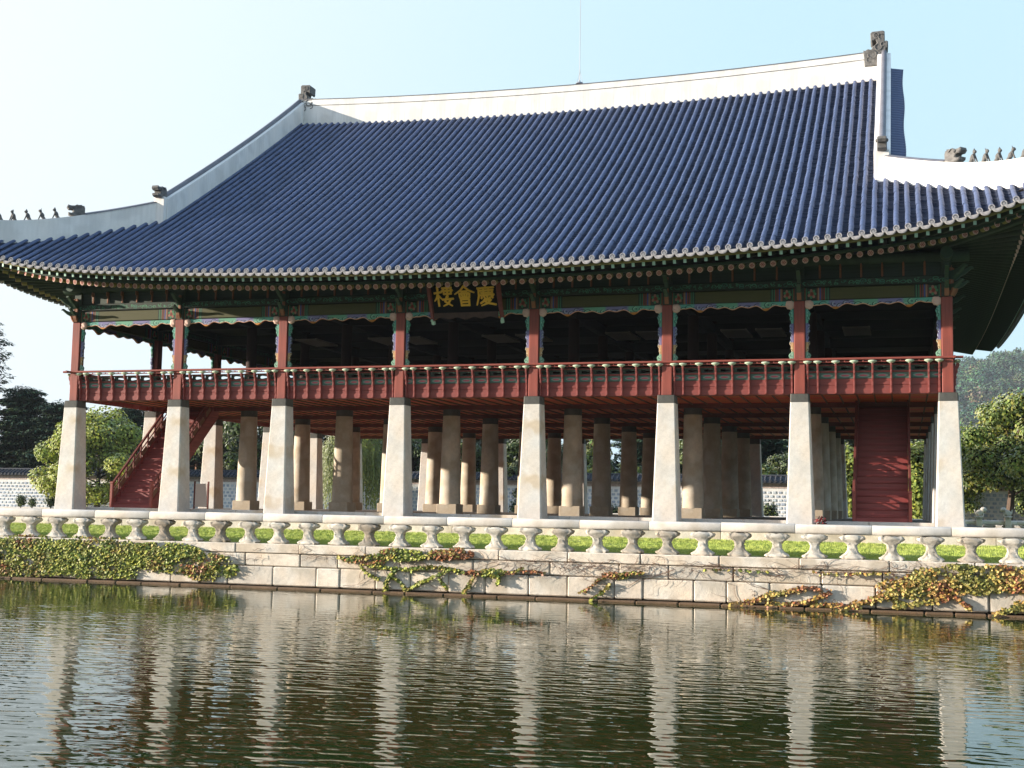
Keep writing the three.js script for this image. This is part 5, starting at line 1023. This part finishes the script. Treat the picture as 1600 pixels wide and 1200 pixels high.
ivy('patch of green and red ivy on the coping near the middle of the embankment wall', [[18.0, -1.16, 0.8, 0.15, 330, 0.72], [19.6, -1.12, 0.75, 0.17, 420, 0.2]], 43, IV, [...stemsIn(16, 20, 18, 7), ...stemsAlong(15, 20.5, 26, 8)],
  [[[[16.2, -1.36], [16.8, -1.30], [17.4, -1.26], [18.0, -1.31], [18.6, -1.26], [19.12, -1.13]], 240, 0.14, 0.65], [[[15.8, -1.28], [16.4, -1.42], [17.0, -1.46], [17.5, -1.38]], 130, 0.12, 0.2], [[[16.7, -1.5], [17.2, -1.55], [17.81, -1.62], [18.34, -1.61], [18.93, -1.53], [19.59, -1.57], [20.1, -1.66]], 240, 0.09, 0.6], [[[17.5, -2.35], [17.55, -2.0], [17.81, -1.66]], 110, 0.07, 0.72], [[[17.68, -1.8], [18.09, -2.11], [18.16, -2.29]], 70, 0.06, 0.7], [[[18.16, -2.29], [18.62, -2.03], [19.07, -1.83], [19.59, -1.6]], 150, 0.07, 0.72], [[[19.27, -1.85], [19.54, -2.18]], 36, 0.05, 0.72], [[[16.6, -1.5], [16.9, -1.8], [17.3, -1.95]], 50, 0.06, 0.7]]);
ivy('small sprig of green ivy low on the wall right of the middle patch', [[20.95, -1.64, 0.45, 0.13, 170, 0.72]], 45, IV, [...stemsIn(20.2, 22, 6, 9), ...stemsAlong(21, 24, 26, 10)], [[[[20.1, -1.66], [20.56, -1.63], [21.45, -1.63], [21.95, -1.5]], 110, 0.07, 0.5], [[[20.06, -2.28], [20.24, -2.03], [20.4, -1.75]], 70, 0.07, 0.74], [[[21.2, -1.66], [21.14, -2.0]], 36, 0.06, 0.74], [[[21.4, -1.66], [22.2, -1.55], [22.6, -1.62]], 30, 0.05, 0.12]]);
ivy('thin yellow-green ivy runner crossing the wall below the sixth front pillar', [[24.75, -1.62, 0.36, 0.09, 90, 0.5]], 47, IV, [...stemsIn(24, 27, 10, 11), ...stemsAlong(23, 31, 60, 12)], [[[[24.06, -2.31], [24.48, -2.01], [24.6, -1.83]], 46, 0.05, 0.8], [[[23.69, -2.15], [24.11, -1.9], [24.29, -1.72], [24.77, -1.59], [25.4, -1.48]], 80, 0.06, 0.6], [[[25.0, -1.55], [25.6, -1.5]], 30, 0.05, 0.1], [[[27.4, -1.36], [28.4, -1.34], [29.2, -1.36]], 24, 0.04, 0.6]]);
ivy('orange and yellow autumn ivy spreading over the embankment wall at the right edge', [[33.0, -1.72, 0.9, 0.4, 420, 0.6], [34.3, -1.45, 1.3, 0.42, 900, 0.62], [35.9, -1.3, 1.4, 0.36, 900, 0.62], [37.6, -1.4, 1.6, 0.4, 800, 0.6], [36.5, -2.0, 0.9, 0.25, 260, 0.5], [38.5, -1.9, 1.2, 0.4, 500, 0.5]], 49, IR, [...stemsIn(28, 37, 40, 13), ...stemsAlong(28.5, 35, 44, 14)],
  [[[[28.17, -2.3], [28.74, -2.22], [29.18, -2.01], [29.62, -1.93], [30.18, -1.79], [30.67, -1.8]], 230, 0.12, 0.3], [[[29.18, -2.26], [29.93, -2.23], [30.42, -2.09], [30.92, -1.89]], 220, 0.13, 0.25], [[[31.03, -2.32], [31.64, -2.17], [32.24, -1.96], [32.84, -1.7], [33.31, -1.44]], 360, 0.15, 0.55], [[[30.4, -2.25], [31.0, -2.2], [31.7, -2.28]], 110, 0.1, 0.3], [[[32.6, -2.2], [33.4, -2.05], [34.2, -1.9], [34.6, -2.2]], 240, 0.13, 0.6], [[[35.2, -2.3], [35.8, -2.1], [36.4, -1.85], [37.2, -1.7]], 260, 0.12, 0.5], [[[30.5, -1.36], [31.6, -1.34], [32.6, -1.3]], 40, 0.05, 0.5]]);

// ---------------------------------------------------------------- small things round the pavilion
{
  const beast = (s) => merge([box(0.34, 1.0, 0.34, 0, -0.5, 0, 0.03), box(0.42, 0.1, 0.42, 0, 0.03, 0, 0.02), rough(new THREE.SphereGeometry(1, 14, 10).scale(0.26, 0.22, 0.17).rotateZ(0.5 * s).translate(0.04 * s, 0.26, 0), 0.05, 6, 1).toNonIndexed(), rough(new THREE.SphereGeometry(0.17, 12, 9).scale(1.1, 1, 0.95).translate(0.26 * s, 0.48, 0), 0.05, 8, 2).toNonIndexed(), rod([0.2 * s, 0.3, 0.08], [0.24 * s, 0.06, 0.09], 0.06, 0.055, 8), rod([0.2 * s, 0.3, -0.08], [0.24 * s, 0.06, -0.09], 0.06, 0.055, 8), rod([-0.18 * s, 0.22, 0], [-0.26 * s, 0.5, 0], 0.06, 0.03, 8), box(0.5, 0.06, 0.36, 0, 0.08, 0)]);
  const b0 = thing('stone_beast', 'grey stone guardian beast on a post, beside the last front pillar at the right', 'statue', [37.35, 0.12, -37.7]); part('beast_body', uvBox(beast(1)), M.baluster[1], b0);
  const b1 = thing('stone_beast', 'grey stone guardian beast on a post, below the leaning tree trunk at right', 'statue', [39.0, 0.14, -37.7]); part('beast_body', uvBox(beast(-1)), M.baluster[1], b1);
  const pnl = thing('info_board', 'pale blank panel on a brown post behind the second front pillar', 'board', [2.42, -0.02, -6.2]); part('panel', box(0.62, 1.05, 0.05, 0, 0.62, 0), M.white, pnl); for (const s of [-0.35, 0.35]) part('post', box(0.07, 1.25, 0.07, s, 0.62, 0), M.redDark, pnl);
  const fl = thing('flower_pot', 'small pot of red flowers beside the seventh front pillar', 'plant', [30.2, -0.17, 0.55]); part('pot', new THREE.LatheGeometry([[0, 0], [0.1, 0], [0.13, 0.02], [0.16, 0.16], [0.14, 0.16], [0.12, 0.12], [0, 0.12]].map((p) => new THREE.Vector2(...p)), 16), M.clay, fl);
  const r = rngOf(77), P = new Leaves(), G = new Leaves(); for (let i = 0; i < 150; i++) { const a = r() * 6.28, q = Math.sqrt(r()) * 0.2, p = new THREE.Vector3(Math.cos(a) * q, R(0.17, 0.4, r) - q * 0.4, Math.sin(a) * q); (i % 3 ? P : G).add(p, new THREE.Vector3(Math.cos(a) * 0.5, 0.8, Math.sin(a) * 0.5), 0.06, 0.08, i % 3 ? vary([0.35, 0.015, 0.02], 0.4, r) : vary([0.05, 0.08, 0.02], 0.4, r), r); }
  part('petals', P.build(), M.leaf, fl); part('foliage', G.build(), M.leaf, fl);
}


renderer.render(scene, camera);
